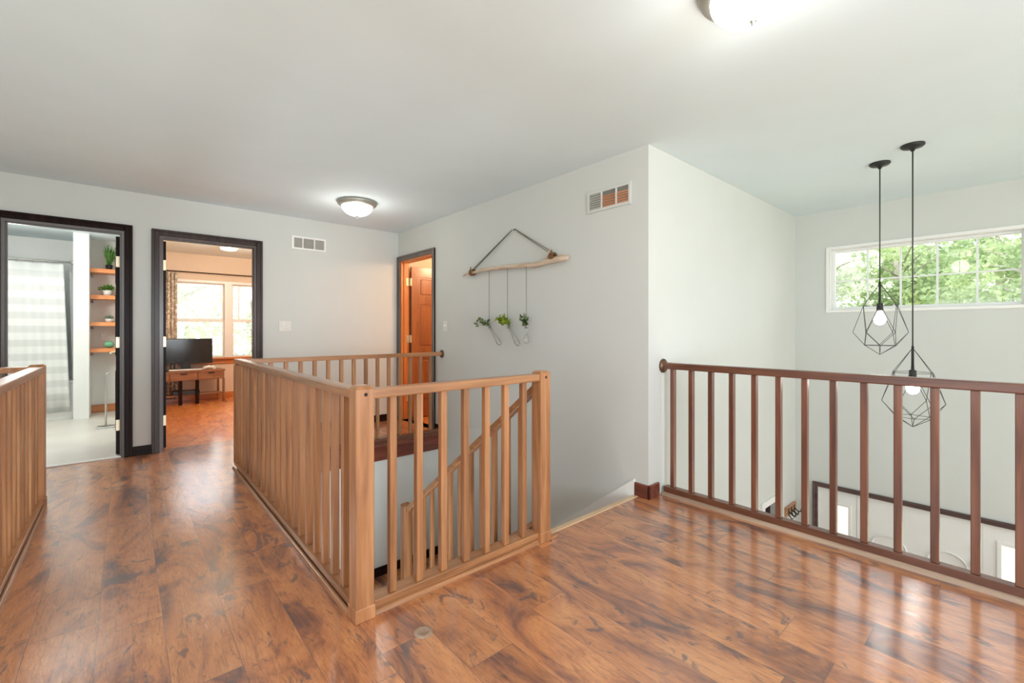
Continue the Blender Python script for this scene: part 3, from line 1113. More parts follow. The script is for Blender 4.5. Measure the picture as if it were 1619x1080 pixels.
# far railing across the stairwell end, fixed to the long wall with a rosette
r = thing('stair_railing', 'far honey oak railing across the stairwell end fixed to the wall by a round plate', 'railing', (1.72, 4.335, 0))
m = MB()
m.box(0.751, XA - 0.02, 4.307, 4.362, RAIL_B - 0.004, RAIL_T - 0.004, 0.006, 2)
m.build('handrail', M['oak_x'], r)
m = MB()
m.box(0.753, XA - 0.017, 4.300, 4.366, 0.030, SH_T, 0.003)
m.box(0.753, XA - 0.017, 4.312, 4.354, 0.0, 0.030)
m.build('bottom_rail', M['mah_x'], r)
for k in range(15):
    baluster(r, 0.840 + 0.1228 * k, 4.334, SH_T, RAIL_B - 0.004, M['oak_z'])
m = MB()
m.lathe((XA, 4.335, 0.897), [(0.044, 0.0), (0.044, -0.008), (0.036, -0.016), (0.026, -0.022)], 24, axis=0)
m.build('rosette', M['bronze'], r)

# left gallery railing
r = thing('gallery_railing', 'honey oak railing at the left edge of the gallery', 'railing', (-0.43, 3.0, 0))
m = MB()
m.box(-0.470, -0.400, 1.80, 4.205, RAIL_B, RAIL_T, 0.006, 2)
m.box(-2.18, -0.470, 4.225, 4.29, RAIL_B + 0.005, RAIL_T + 0.002, 0.006, 2)
m.build('handrail', M['oak_y'], r)
m = MB()
m.box(-0.468, -0.402, 1.80, 4.20, 0.030, SH_T, 0.003)
m.box(-0.455, -0.412, 1.80, 4.20, 0.0, 0.030)
m.box(-2.18, -0.478, 4.227, 4.288, 0.0, SH_T, 0.003)
m.build('bottom_rail', M['oak_y'], r)
m = MB()
quarter(m, (-0.404, 1.80, 0), (-0.404, 4.20, 0), (1, 0, 0), 0.016)
m.build('base_moulding', M['oak_y'], r)
for k in range(19):
    baluster(r, -0.435, 1.90 + 0.1235 * k, SH_T, RAIL_B, M['oak_z'])
for k in range(13):
    baluster(r, -0.61 - 0.1235 * k, 4.258, SH_T, RAIL_B + 0.005, M['oak_z'])
post(r, -0.476, -0.398, 4.205, 4.283, 0, 0.938, M['oak_z'], holes=False)
post(r, -0.476, -0.398, 1.722, 1.798, 0, 0.938, M['oak_z'], holes=False)

# right gallery railing over the open entry
r = thing('gallery_railing', 'reddish oak railing along the right over the open entry', 'railing', (2.905, 0.5, 0))
m = MB()
m.box(2.872, 2.930, -2.0, YW - 0.018, RAIL_B + 0.006, RAIL_T + 0.010, 0.006, 2)
m.build('handrail', M['mah_y'], r)
m = MB()
m.box(2.878, 2.930, -2.0, YW - 0.017, 0.014, 0.060, 0.003)
m.build('bottom_rail', M['mah_y'], r)
m = MB()
quarter(m, (2.878, -2.0, 0), (2.878, YW - 0.017, 0), (-1, 0, 0), 0.022)
m.build('base_moulding', M['shoe_grey'], r)
for k in range(26):
    baluster(r, 2.903, 1.617 - 0.1338 * k, 0.060, RAIL_B + 0.006, M['mah_z'])
m = MB()
m.lathe((2.90, YW, 0.908), [(0.050, 0.0), (0.050, -0.010), (0.040, -0.018), (0.030, -0.022)], 24, axis=1)
m.build('rosette', M['bronze'], r)

# balustrade going down the stairs
r = thing('stair_railing', 'sloping oak balustrade going down the stairs behind the short railing', 'railing', (1.74, 2.5, -0.5))
def hz(y):
    return 0.724 - 0.759 * (y - 1.944)
m = MB()
m.vbeam((1.74, 1.797, hz(1.797)), (1.74, 3.285, hz(3.285)), 0.05, 0.05, 0.004)
m.build('handrail', M['oak_y'], r)
m = MB()
m.vbeam((1.74, 1.797, 0.085), (1.74, 3.285, 0.085 - 1.488 * 0.759), 0.055, 0.035, 0.003)
m.build('bottom_rail', M['oak_y'], r)
for k in range(11):
    y = 1.92 + 0.125 * k
    zt = hz(y) - 0.022
    zb = 0.10 - (y - 1.797) * 0.759
    baluster(r, 1.74, y, zb - 0.02, zb - 0.02 + 0.745, M['oak_z'])
post(r, 1.703, 1.777, 3.285, 3.359, ZL, -0.255, M['oak_z'], holes=False, base=False)


# ------------------------------------------------------------------ lamps
def flush_light(x, y, label):
    t = thing('ceiling_light', label, 'ceiling light', (x, y, ZC), 'flush ceiling lights')
    m = MB()
    m.lathe((x, y, ZC), [(0.185, 0.0), (0.19, -0.012), (0.182, -0.03), (0.160, -0.045), (0.148, -0.045)], 40)
    m.build('mounting_ring', M['nickel_dark'], t)
    m = MB()
    prof = [(0.147, -0.046)]
    for k in range(1, 11):
        a = math.pi / 2 * k / 10
        prof.append((0.147 * math.cos(a), -0.046 - 0.095 * math.sin(a)))
    prof[-1] = (0.0001, prof[-1][1])
    m.lathe((x, y, ZC), prof, 40)
    m.build('glass_dome', M['bulbglass'], t)
    m = MB()
    m.lathe((x, y, ZC - 0.141), [(0.013, 0.002), (0.013, -0.004), (0.007, -0.008), (0.008, -0.016), (0.0001, -0.022)], 14)
    m.build('finial', M['steel'], t)
    point('lamp_glow', (x, y, ZC - 0.28), 5.5, (1.0, 0.96, 0.88), 0.10, t)
    return t


flush_light(1.745, 4.36, 'lit frosted dome ceiling light above the back corner by the panelled door')
flush_light(1.745, 0.655, 'lit frosted dome ceiling light cut by the top edge nearest the viewer')


def pendant(x, y, z_apex, label):
    t = thing('pendant_light', label, 'pendant light', (x, y, ZC), 'wire cage pendants')
    m = MB()
    m.lathe((x, y, ZC), [(0.064, 0.0), (0.066, -0.010), (0.055, -0.020), (0.018, -0.026), (0.009, -0.045)], 28)
    m.build('canopy', M['black'], t)
    m = MB()
    m.tube([(x, y, ZC - 0.04), (x, y, z_apex)], 0.0042, 8)
    m.build('cord', M['blackwire'], t)
    # polygonal cage
    A = Vector((x, y, z_apex))
    Bt = Vector((x, y, z_apex - 0.545))
    def ring(r, dz, ph):
        return [Vector((x + r * math.cos(2 * math.pi * k / 6 + ph), y + r * math.sin(2 * math.pi * k / 6 + ph), z_apex - dz)) for k in range(6)]
    r1, r2, r3 = ring(0.115, 0.17, 0.2), ring(0.165, 0.375, 0.2 + math.pi / 6), ring(0.105, 0.475, 0.2)
    m = MB()
    seg = []
    for k in range(6):
        n = (k + 1) % 6
        seg += [(A, r1[k]), (r1[k], r1[n]), (r1[k], r2[k]), (r1[n], r2[k]), (r2[k], r3[k]), (r2[k], r3[n]), (r3[k], r3[n]), (r3[k], Bt)]
    for a, b in seg:
        m.tube([a, b], 0.0019, 5)
    m.build('cage', M['blackwire'], t)
    m = MB()
    m.lathe((x, y, z_apex), [(0.007, 0.012), (0.008, -0.15), (0.020, -0.155), (0.021, -0.21)], 16)
    m.build('socket', M['black'], t)
    zb = z_apex - 0.21
    m = MB()
    m.lathe((x, y, zb), [(0.014, 0.0), (0.018, -0.012), (0.033, -0.045), (0.038, -0.068), (0.033, -0.09), (0.018, -0.106), (0.0001, -0.111)], 24)
    m.build('bulb', M['bulb'], t)
    point('bulb_glow', (x, y, zb - 0.07), 3, (1.0, 0.96, 0.9), 0.045, t)
    return t


pendant(4.357, 0.726, 1.521, 'higher of the two black wire cage pendants, hanging before the high window')
pendant(4.099, 0.506, 1.040, 'lower black wire cage pendant behind the right railing')

t = thing('ceiling_light', 'small warm round ceiling light inside the bedroom', 'ceiling light', (1.2, 8.0, ZC))
m = MB()
m.lathe((1.2, 8.0, ZC), [(0.13, 0.0), (0.13, -0.012), (0.115, -0.018)], 28)
m.build('trim_ring', M['white'], t)
m = MB()
m.lathe((1.2, 8.0, ZC - 0.018), [(0.115, 0.0), (0.105, -0.022), (0.06, -0.034), (0.0001, -0.036)], 28)
m.build('diffuser', M['warmlamp'], t)
point('lamp_glow', (1.5, 7.2, ZC - 0.20), 78, (1.0, 0.88, 0.72), 0.25, t)

t = thing('ceiling_light', 'warm round ceiling light in the room behind the panelled door', 'ceiling light', (3.7, 4.5, ZC))
m = MB()
m.lathe((3.7, 4.5, ZC), [(0.13, 0.0), (0.13, -0.02), (0.115, -0.025), (0.06, -0.05), (0.0001, -0.055)], 28)
m.build('diffuser', M['warmlamp'], t)
point('lamp_glow', (3.65, 4.35, ZC - 0.3), 45, (1.0, 0.66, 0.4), 0.10, t)

t = thing('ceiling_light', 'white round ceiling light of the bathroom', 'ceiling light', (-1.0, 6.9, ZC))
m = MB()
m.lathe((-1.0, 6.9, ZC), [(0.15, 0.0), (0.15, -0.03), (0.12, -0.06), (0.0001, -0.075)], 28)
m.build('diffuser', M['bulbglass'], t)
point('lamp_glow', (-0.9, 6.7, ZC - 0.5), 60, (1.0, 0.97, 0.92), 0.15, t)


# ------------------------------------------------------------------ vents and switches
t = thing('wall_vent', 'white three part air vent high on the back wall', 'vent', (1.6, YB, 2.16))
m = MB()
xv0, xv1, zv0, zv1 = 1.412, 1.785, 2.082, 2.232
for (a, b) in ((xv0, xv0 + 0.025), (1.525, 1.537), (1.652, 1.664), (xv1 - 0.02, xv1)):
    m.box(a, b, YB - 0.012, YB, zv0, zv1, 0.002)
for (a, b) in ((zv0, zv0 + 0.02), (zv1 - 0.02, zv1)):
    m.box(xv0 + 0.02, xv1 - 0.018, YB - 0.0115, YB, a, b, 0.002)
m.build('frame', M['white'], t)
m = MB()
m.box(xv0 + 0.02, xv1 - 0.018, YB - 0.002, YB - 0.0005, zv0 + 0.018, zv1 - 0.018)
m.build('duct_backing', M['ventback'], t)
for (a, b) in ((xv0 + 0.025, 1.525), (1.537, 1.652), (1.664, xv1 - 0.02)):
    m = MB()
    for k in range(9):
        xx = a + (b - a) * (k + 0.5) / 9
        m.beam((xx, YB - 0.006, zv0 + 0.02), (xx, YB - 0.006, zv1 - 0.02), 0.0085, 0.0016, up=(0.5, 1, 0))
    m.build('louvre', M['ventgrey'], t)

t = thing('wall_vent', 'white air vent with orange glow near the corner of the long wall', 'vent', (XA, 2.03, 2.14))
yv0, yv1, zv0, zv1 = 1.832, 2.225, 2.062, 2.222
m = MB()
for (a, b) in ((yv0, yv0 + 0.02), (1.952, 1.964), (2.084, 2.096), (yv1 - 0.02, yv1)):
    m.box(XA - 0.012, XA, a, b, zv0, zv1, 0.002)
for (a, b) in ((zv0, zv0 + 0.022), (zv1 - 0.02, zv1)):
    m.box(XA - 0.0115, XA, yv0 + 0.018, yv1 - 0.018, a, b, 0.002)
m.build('frame', M['wall'], t)
m = MB()
m.box(XA - 0.002, XA - 0.0005, yv0 + 0.018, yv1 - 0.018, zv0 + 0.018, zv1 - 0.018)
m.build('duct_backing', M['ventback'], t)
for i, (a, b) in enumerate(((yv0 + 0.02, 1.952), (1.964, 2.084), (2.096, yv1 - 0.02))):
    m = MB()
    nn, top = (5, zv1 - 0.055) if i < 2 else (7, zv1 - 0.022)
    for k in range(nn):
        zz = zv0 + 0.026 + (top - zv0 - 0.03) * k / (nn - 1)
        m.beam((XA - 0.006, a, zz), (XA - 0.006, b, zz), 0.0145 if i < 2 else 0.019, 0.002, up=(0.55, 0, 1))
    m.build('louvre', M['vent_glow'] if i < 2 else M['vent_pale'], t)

t = thing('light_switch', 'white double switch plate on the back wall right of the bedroom doorway', 'switch', (1.343, YB, 1.21))
m = MB()
m.box(1.280, 1.406, YB - 0.006, YB, 1.152, 1.268, 0.003)
m.build('cover_plate', M['plate'], t)
for xx in (1.322, 1.366):
    m = MB()
    m.box(xx - 0.005, xx + 0.005, YB - 0.017, YB - 0.005, 1.206, 1.226, 0.002)
    m.build('toggle', M['white'], t)
t = thing('light_switch', 'white single switch plate on the long wall beside the panelled door', 'switch', (XA, 4.27, 1.21))
m = MB()
m.box(XA - 0.006, XA, 4.232, 4.305, 1.150, 1.268, 0.003)
m.build('cover_plate', M['plate'], t)
m = MB()
m.box(XA - 0.017, XA - 0.005, 4.264, 4.274, 1.206, 1.226, 0.002)
m.build('toggle', M['white'], t)

m = MB()
m.lathe((0.863, 1.514, 0.0), [(0.0001, 0.0025), (0.015, 0.0025), (0.019, 0.004), (0.026, 0.006), (0.036, 0.003), (0.038, 0.0)], 28)
o = m.build('floor_ring', M['shoe_grey'])
tag(o, 'small round pale ring fitting on the floor by the nearest newel post', 'floor fitting')

# ------------------------------------------------------------------ hanging branch with three glass vases
XBR = 2.672
t = thing('branch_hanger', 'bare branch hung by a cord triangle on the long wall', 'wall decoration', (XBR, 3.1, 1.75))
m = MB()
pts, rs = [], []
random.seed(3)
for k in range(19):
    u = k / 18
    y = 3.84 - u * 1.44
    z = 1.742 + 0.018 * math.sin(u * 5.5) + (0.018 if u > 0.8 else 0) + random.uniform(-0.004, 0.004)
    pts.append((XBR + random.uniform(-0.004, 0.004), y, z))
    rs.append(0.013 + 0.014 * u + random.uniform(-0.002, 0.002))
rs[0], rs[-1] = 0.008, 0.020
m.tube(pts, rs, 12)
m.tube([(XBR, 2.62, 1.765), (XBR - 0.01, 2.60, 1.81), (XBR - 0.012, 2.585, 1.845)], [0.010, 0.006, 0.004], 8)
m.tube([(XBR, 3.30, 1.75), (XBR - 0.02, 3.29, 1.775)], [0.008, 0.004], 8)
m.tube([(XBR, 3.78, 1.745), (XBR, 3.86, 1.728)], [0.010, 0.005], 8)
br = m.build('branch', M['bark'], t)
for (y, dz) in ((3.69, 0.0), (2.56, 0.02)):
    m = MB()
    for k in range(5):
        yy = y + (k - 2) * 0.010
        ring = [(XBR + 0.029 * math.cos(a), yy, 1.752 + dz + 0.029 * math.sin(a)) for a in [2 * math.pi * q / 14 for q in range(15)]]
        m.tube(ring, 0.005, 6)
    m.tube([(XBR - 0.03, y, 1.765 + dz), (XBR - 0.035, y - 0.02, 1.80 + dz)], 0.006, 6)
    m.build('twine_wrap', M['twine'], t)
m = MB()
ap = (XA - 0.012, 3.085, 2.092)
for s in (-0.012, 0.012):
    m.tube([(XBR, 3.69 + s * 1.5, 1.77), (XA - 0.02, 3.16 + s * 0.4, 2.06), (ap[0], ap[1] + 0.02, ap[2]), (ap[0], ap[1] - 0.02, ap[2]),
            (XA - 0.02, 3.02 + s * 0.4, 2.06), (XBR, 2.56 + s * 1.5, 1.795)], 0.0042, 6)
m.build('hanging_cord', M['cord'], t)
m = MB()
m.lathe((XA, 3.085, 2.085), [(0.006, 0.0), (0.003, -0.004), (0.003, -0.022), (0.007, -0.024)], 10, axis=0)
m.build('wall_hook', M['steel'], t)

vases = [
    ('clear glass bud vase with grey green sprigs, hung at the left under the branch', 3.394, (3.385, 1.195), (3.225, 1.025), 'sprig', 1),
    ('middle clear glass bud vase holding lime green leaves under the branch', 3.121, (3.105, 1.195), (2.965, 1.025), 'sprig_lime', 2),
    ('upright clear glass bud vase with bushy sage sprig, hung at the right under the branch', 2.865, (2.868, 1.19), (2.858, 1.045), 'sprig', 3)]
XVZ = 2.655
for label, ys, top, bot, lm, sd in vases:
    random.seed(40 + sd)
    t = thing('bud_vase', label, 'vase', (XVZ, bot[0], bot[1]), 'bud vases hanging from the branch')
    a, b = Vector((XVZ, top[0], top[1])), Vector((XVZ, bot[0], bot[1]))
    m = MB()
    pts = [a, a.lerp(b, 0.08), a.lerp(b, 0.3), a.lerp(b, 0.6), a.lerp(b, 0.85), a.lerp(b, 0.96), b]
    m.tube(pts, [0.016, 0.013, 0.013, 0.019, 0.025, 0.021, 0.008], 18)
    m.build('glass_tube', M['vase_glass'], t)
    m = MB()
    m.tube([(XVZ, ys, 1.735), (XVZ, ys, 1.30), a.lerp(b, 0.05)], 0.0024, 5)
    ring = []
    d = (b - a).normalized()
    s = d.orthogonal().normalized()
    u = d.cross(s)
    for q in range(13):
        an = 2 * math.pi * q / 12
        ring.append(a.lerp(b, 0.05) + (s * math.cos(an) + u * math.sin(an)) * 0.0155)
    m.tube(ring, 0.0024, 5)
    m.build('string', M['cord'], t)
    up = (a - b).normalized()
    stems, lv = MB(), MB()
    nst = 6 if sd != 2 else 5
    for k in range(nst):
        e = a + up * random.uniform(0.05, 0.11) + Vector((random.uniform(-0.04, 0.0), random.uniform(-0.03, 0.12 if sd != 3 else 0.05), random.uniform(-0.02, 0.05)))
        if sd == 1 and k < 3:
            e = Vector((XVZ - 0.02, 3.50 + 0.045 * k, 1.235 + (0.035 if k == 1 else -0.01 * k)))
        if sd == 2 and k == 0:
            e = Vector((XVZ - 0.02, 3.24, 1.275))
        base = a.lerp(b, 0.55)
        mid = a + (e - a) * 0.5 + Vector((0, 0, 0.012))
        stems.tube([base, a + Vector((0, 0, 0.004)), mid, e], 0.0016, 5)
        for q in range(14 if sd != 2 else 11):
            f_ = 0.25 + 0.75 * q / 13
            p = a.lerp(mid, min(1, f_ * 2)) if f_ < 0.5 else mid.lerp(e, (f_ - 0.5) * 2)
            dv = Vector((random.uniform(-1, 0.6), random.uniform(-1, 1), random.uniform(-0.6, 1)))
            L = random.uniform(0.026, 0.042) if sd != 2 else random.uniform(0.040, 0.062)
            if (sd == 1 and k < 3 or sd == 2 and k == 0) and f_ < 0.75:
                continue
            lv.leaf(p, dv, L, L * 0.6)
    stems.build('stem', M['sprig'], t)
    lv.build('leaves', M[lm], t, recalc=False)

# ------------------------------------------------------------------ bathroom contents
t = thing('bathtub', 'white bathtub behind the shower curtain', 'bathtub', (-1.35, 8.5, 0.004))
m = MB()
m.box(-2.19, -0.512, 8.205, 8.26, 0.004, 0.50, 0.008, 2)
m.box(-2.19, -0.512, 8.89, 8.945, 0.004, 0.50, 0.008, 2)
m.box(-2.19, -2.12, 8.26, 8.89, 0.004, 0.50, 0.008)
m.box(-0.582, -0.512, 8.26, 8.89, 0.004, 0.50, 0.008)
m.box(-2.12, -0.582, 8.26, 8.89, 0.004, 0.12)
m.build('basin', M['white'], t)
m = MB()
m.box(-2.195, -0.512, 8.185, 8.27, 0.47, 0.505, 0.010, 2)
m.build('rim', M['white'], t)

m = MB()
m.tube([(-2.19, 8.14, 2.045), (-0.515, 8.14, 2.045)], 0.0125, 12)
m.lathe((-0.512, 8.14, 2.045), [(0.03, 0.0), (0.03, -0.01), (0.015, -0.02)], 16, axis=0)
o = m.build('curtain_rod', M['steel'])
tag(o, 'metal rod carrying the shower curtain', 'curtain rod')


def curtain_mat():
    m, nt, b = new_mat('white striped shower curtain')
    tc = node(nt, 'ShaderNodeTexCoord')
    sp = node(nt, 'ShaderNodeSeparateXYZ')
    nt.links.new(tc.outputs['Object'], sp.inputs[0])
    w_ = math_n(nt, 'SINE', math_n(nt, 'MULTIPLY', sp.outputs[2], 36.0))
    c = ramp(nt, math_n(nt, 'MULTIPLY_ADD', w_, 0.5, 0.5), [(0.35, lin(200, 201, 199)), (0.65, lin(216, 217, 214))])
    nt.links.new(c, b.inputs['Base Color'])
    b.inputs['Roughness'].default_value = 0.8
    return m


t = thing('shower_curtain', 'white horizontally banded shower curtain on the rod', 'curtain', (-1.3, 8.14, 0.12))
m = MB()
N = 90
grid = []
for j, z in enumerate((2.015, 1.6, 1.2, 0.8, 0.4, 0.11)):
    row = []
    for i in range(N + 1):
        u = i / N
        xr = -0.60 + 0.065 * (j / 5)
        x = -2.1 + u * (xr + 2.1)
        y = 8.14 + 0.022 * math.sin(u * 62) * (0.6 + 0.4 * j / 5) + 0.008 * math.sin(u * 23 + 1)
        row.append((x, y, z))
    grid.append(row)
vs = [[m.bm.verts.new(p) for p in row] for row in grid]
for j in range(5):
    for i in range(N):
        fc = m.bm.faces.new((vs[j][i], vs[j][i + 1], vs[j + 1][i + 1], vs[j + 1][i]))
        fc.smooth = True
o = m.build('curtain_cloth', curtain_mat(), t)
md = o.modifiers.new('thickness', 'SOLIDIFY')
md.thickness = 0.003
m = MB()
for k in range(12):
    xx = -2.08 + 1.475 * k / 11
    ring = [(xx, 8.14 + 0.02 * math.cos(2 * math.pi * q / 12), 2.037 + 0.022 * math.sin(2 * math.pi * q / 12)) for q in range(13)]
    m.tube(ring, 0.002, 5)
m.build('curtain_ring', M['steel'], t)
m = MB()
m.prism([(-0.555, 8.225, 1.97), (-0.512, 8.225, 1.90), (-0.512, 8.225, 0.52), (-0.528, 8.225, 0.52)], (0, 0.006, 0))
o = m.build('curtain_liner', plain('grey liner', lin(150, 152, 150), 0.6))  # grey sheet painted as the shaded gap at the curtain edge
tag(o, 'grey curtain liner edge beside the white alcove wall', 'curtain liner')

shelf_desc = ['topmost orange wood shelf in the bathroom niche', 'second orange wood shelf from the top in the bathroom niche', 'third orange wood shelf from the top in the bathroom niche', 'lowest orange wood shelf in the bathroom niche']
SZ = []
for k, zb in enumerate((1.955, 1.592, 1.222, 0.862)):
    t = thing('wall_shelf', shelf_desc[k], 'shelf', (-0.15, 8.5, zb), 'orange wood shelves')
    m = MB()
    m.box(-0.358, 0.068, 8.30, 8.618, zb, zb + 0.055, 0.003)
    m.build('board', M['shelf_pine'], t)
    m = MB()
    m.box(-0.359, -0.340, 8.34, 8.618, zb - 0.045, zb, 0.003)
    m.build('support_cleat', M['dred_y'], t)
    SZ.append(zb + 0.055)

PX = -0.19


def pot(t, x, y, z, r, h, mat):
    m = MB()
    m.lathe((x, y, z), [(r * 0.78, 0.0), (r, h), (r * 0.86, h), (r * 0.82, h * 0.85), (0.0001, h * 0.85)], 20)
    return m.build('pot', mat, t)


random.seed(11)
t = thing('potted_plant', 'tall grassy green plant on the topmost bathroom shelf', 'plant', (PX + 0.02, 8.42, SZ[0]))
pot(t, PX + 0.02, 8.42, SZ[0], 0.04, 0.07, M['black'])
m = MB()
for k in range(70):
    a = random.uniform(0, 6.28)
    rr = random.uniform(0, 0.03)
    p = Vector((PX + 0.02 + rr * math.cos(a), 8.42 + rr * math.sin(a), SZ[0] + 0.055))
    m.leaf(p, (random.uniform(-0.28, 0.28), random.uniform(-0.28, 0.28), 1), random.uniform(0.20, 0.33), 0.014, (math.cos(a), math.sin(a), 0), 0.03)
m.build('leaves', M['houseplant'], t, recalc=False)
t = thing('potted_plant', 'small bushy plant in white pot on the second bathroom shelf', 'plant', (PX, 8.42, SZ[1]))
pot(t, PX, 8.42, SZ[1], 0.05, 0.075, M['white'])
m = MB()
for k in range(110):
    v = Vector((random.gauss(0, 1), random.gauss(0, 1), abs(random.gauss(0, 1)) + 0.2)).normalized()
    m.leaf(Vector((PX, 8.42, SZ[1] + 0.075)) + v * random.uniform(0.01, 0.07), v + Vector((random.uniform(-.5, .5), random.uniform(-.5, .5), 0)), 0.045, 0.024)
m.build('leaves', M['houseplant'], t, recalc=False)
t = thing('potted_plant', 'tiny succulent in a white bowl on the third bathroom shelf', 'plant', (PX + 0.02, 8.42, SZ[2]))
pot(t, PX + 0.02, 8.42, SZ[2], 0.045, 0.05, M['white'])
m = MB()
for k in range(60):
    v = Vector((random.gauss(0, 1), random.gauss(0, 1), abs(random.gauss(0, 1)) + 0.3)).normalized()
    m.leaf(Vector((PX + 0.02, 8.42, SZ[2] + 0.042)) + v * random.uniform(0.0, 0.02), v, 0.055, 0.022)
m.build('leaves', leaf_mat('grey green succulent', lin(130, 150, 130), lin(176, 190, 172), 0.1, 30), t, recalc=False)
m = MB()
prof = []
for k in range(13):
    a = -math.pi / 2 + math.pi * k / 12
    prof.append((max(0.0001, 0.055 * math.cos(a)), 0.05 + 0.05 * math.sin(a)))
m.lathe((PX + 0.02, 8.42, SZ[3]), prof, 20)
o = m.build('green_bowl', plain('mint ceramic', lin(120, 190, 150), 0.25))
tag(o, 'round mint green ornament on the lowest bathroom shelf', 'ornament')
t = thing('power_outlet', 'pale outlet plate on the niche wall above the lowest shelf', 'outlet', (-0.24, 8.62, 1.08))
m = MB()
m.box(-0.275, -0.205, 8.613, 8.62, 1.02, 1.135, 0.002)
m.build('cover_plate', M['plate'], t)
for z in (1.055, 1.10):
    m = MB()
    m.box(-0.255, -0.225, 8.610, 8.6135, z - 0.014, z + 0.014, 0.003)
    m.build('socket', M['white'], t)
t = thing('paper_holder', 'slim metal toilet paper stand on the bathroom floor', 'toilet paper stand', (-0.175, 7.2, 0.004))
m = MB()
m.box(-0.255, -0.095, 7.12, 7.28, 0.004, 0.02, 0.004)
m.build('base', M['steel'], t)
m = MB()
m.tube([(-0.175, 7.2, 0.02), (-0.175, 7.2, 0.62), (-0.165, 7.2, 0.645), (-0.14, 7.2, 0.65)], 0.010, 10)
m.build('pole', M['steel'], t)

# ------------------------------------------------------------------ bedroom contents
TVY = 8.72
t = thing('tv_console', 'low brown wooden console with drawers under the bedroom window', 'console table', (0.75, TVY, 0))
rot = Matrix.Translation(Vector((1.25, 8.66, 0))) @ Matrix.Rotation(R(8), 4, 'Z') @ Matrix.Translation(Vector((-1.25, -8.66, 0)))
CON = wood('walnut console wood', [(0.3, lin(112, 72, 48)), (0.7, lin(160, 110, 78))], 0, rnd=0.05)
parts = []
X0, X1, Y0, Y1 = 0.30, 1.25, 8.66, 8.98
m = MB(); m.box(X0, X1, Y0, Y1, 0.50, 0.53, 0.003); parts.append(m.build('table_top', CON, t))
m = MB(); m.box(X0 + 0.01, X1 - 0.01, Y0 + 0.02, Y1 - 0.01, 0.375, 0.50); parts.append(m.build('apron', CON, t))
for (a, b) in ((X0 + 0.02, 0.50), (0.51, 0.86), (0.87, X1 - 0.02)):
    m = MB(); m.box(a, b, Y0 + 0.004, Y0 + 0.02, 0.385, 0.495, 0.002); dr = m.build('drawer', CON, t); parts.append(dr)
    m = MB(); m.box((a + b) / 2 - 0.04, (a + b) / 2 + 0.04, Y0 - 0.012, Y0 + 0.004, 0.475, 0.49, 0.002); parts.append(m.build('drawer_handle', M['black'], dr))
for (x, y) in ((X0, Y0), (X1 - 0.035, Y0), (X0, Y1 - 0.035), (X1 - 0.035, Y1 - 0.035), (0.62, Y0), (0.84, Y0)):
    w_ = 0.028 if x > 1 or x < 0.4 else 0.045
    m = MB(); m.box(x, x + w_, y, y + 0.03, 0.0, 0.376, 0.002); parts.append(m.build('leg', CON if w_ < 0.04 else M['esp_z'], t))
m = MB(); m.box(X0 + 0.03, X1 - 0.03, Y0 + 0.05, Y1 - 0.03, 0.13, 0.15, 0.002); parts.append(m.build('lower_shelf', CON, t))
for o in parts:
    o.data.transform(rot)

t = thing('television', 'black flat television standing on the bedroom console', 'television', (0.75, 8.84, 0.53))
m = MB(); m.box(0.38, 1.095, 8.845, 8.885, 0.625, 1.03, 0.006); m.build('housing', M['black'], t)
m = MB(); m.box(0.390, 1.085, 8.8425, 8.846, 0.645, 1.02); m.build('screen', M['screen'], t)
m = MB(); m.box(0.55, 0.93, 8.78, 8.93, 0.53, 0.545, 0.004); m.box(0.68, 0.80, 8.85, 8.88, 0.545, 0.63); m.build('stand', M['black'], t)
t = thing('keyboard', 'long white keyboard in front of the television', 'keyboard', (0.72, 8.64, 0.53))
m = MB(); m.box(0.50, 0.94, 8.66, 8.755, 0.53, 0.546, 0.004); m.build('case', M['white'], t)
m = MB()
for r_ in range(4):
    for k in range(14):
        m.box(0.515 + k * 0.03, 0.540 + k * 0.03, 8.668 + r_ * 0.021, 8.685 + r_ * 0.021, 0.546, 0.551)
m.build('keys', M['plate'], t)
t = thing('game_controller', 'white and black game controller at the right end of the console', 'game controller', (1.03, 8.70, 0.53))
m = MB()
m.tube([(0.955, 8.68, 0.553), (0.98, 8.715, 0.565), (1.03, 8.73, 0.570), (1.08, 8.715, 0.565), (1.105, 8.68, 0.553)], [0.022, 0.024, 0.024, 0.024, 0.022], 12)
m.build('shell', M['white'], t)
m = MB()
for xx in (1.0, 1.06):
    m.lathe((xx, 8.725, 0.590), [(0.009, 0.0), (0.007, 0.008), (0.011, 0.014), (0.0001, 0.016)], 12)
m.build('thumb_stick', M['black'], t)
m = MB(); m.beam((0.42, 8.66, 0.542), (0.50, 8.60, 0.542), 0.04, 0.02, 0.005)
o = m.build('remote_control', M['black']); tag(o, 'small black remote control at the left end of the console', 'remote control')
m = MB(); m.box(0.55, 0.90, 8.62, 8.80, 0.151, 0.215, 0.006)
o = m.build('media_box', M['black']); tag(o, 'black media box on the shelf under the console drawers', 'media box')


def curtain_pat():
    m, nt, b = new_mat('patterned beige curtain')
    tc = node(nt, 'ShaderNodeTexCoord')
    v = node(nt, 'ShaderNodeTexVoronoi')
    v.inputs['Scale'].default_value = 22
    nt.links.new(tc.outputs['Object'], v.inputs['Vector'])
    c = ramp(nt, v.outputs['Distance'], [(0.3, lin(240, 230, 214)), (0.6, lin(186, 168, 150))])
    nt.links.new(c, b.inputs['Base Color'])
    b.inputs['Roughness'].default_value = 0.9
    return m


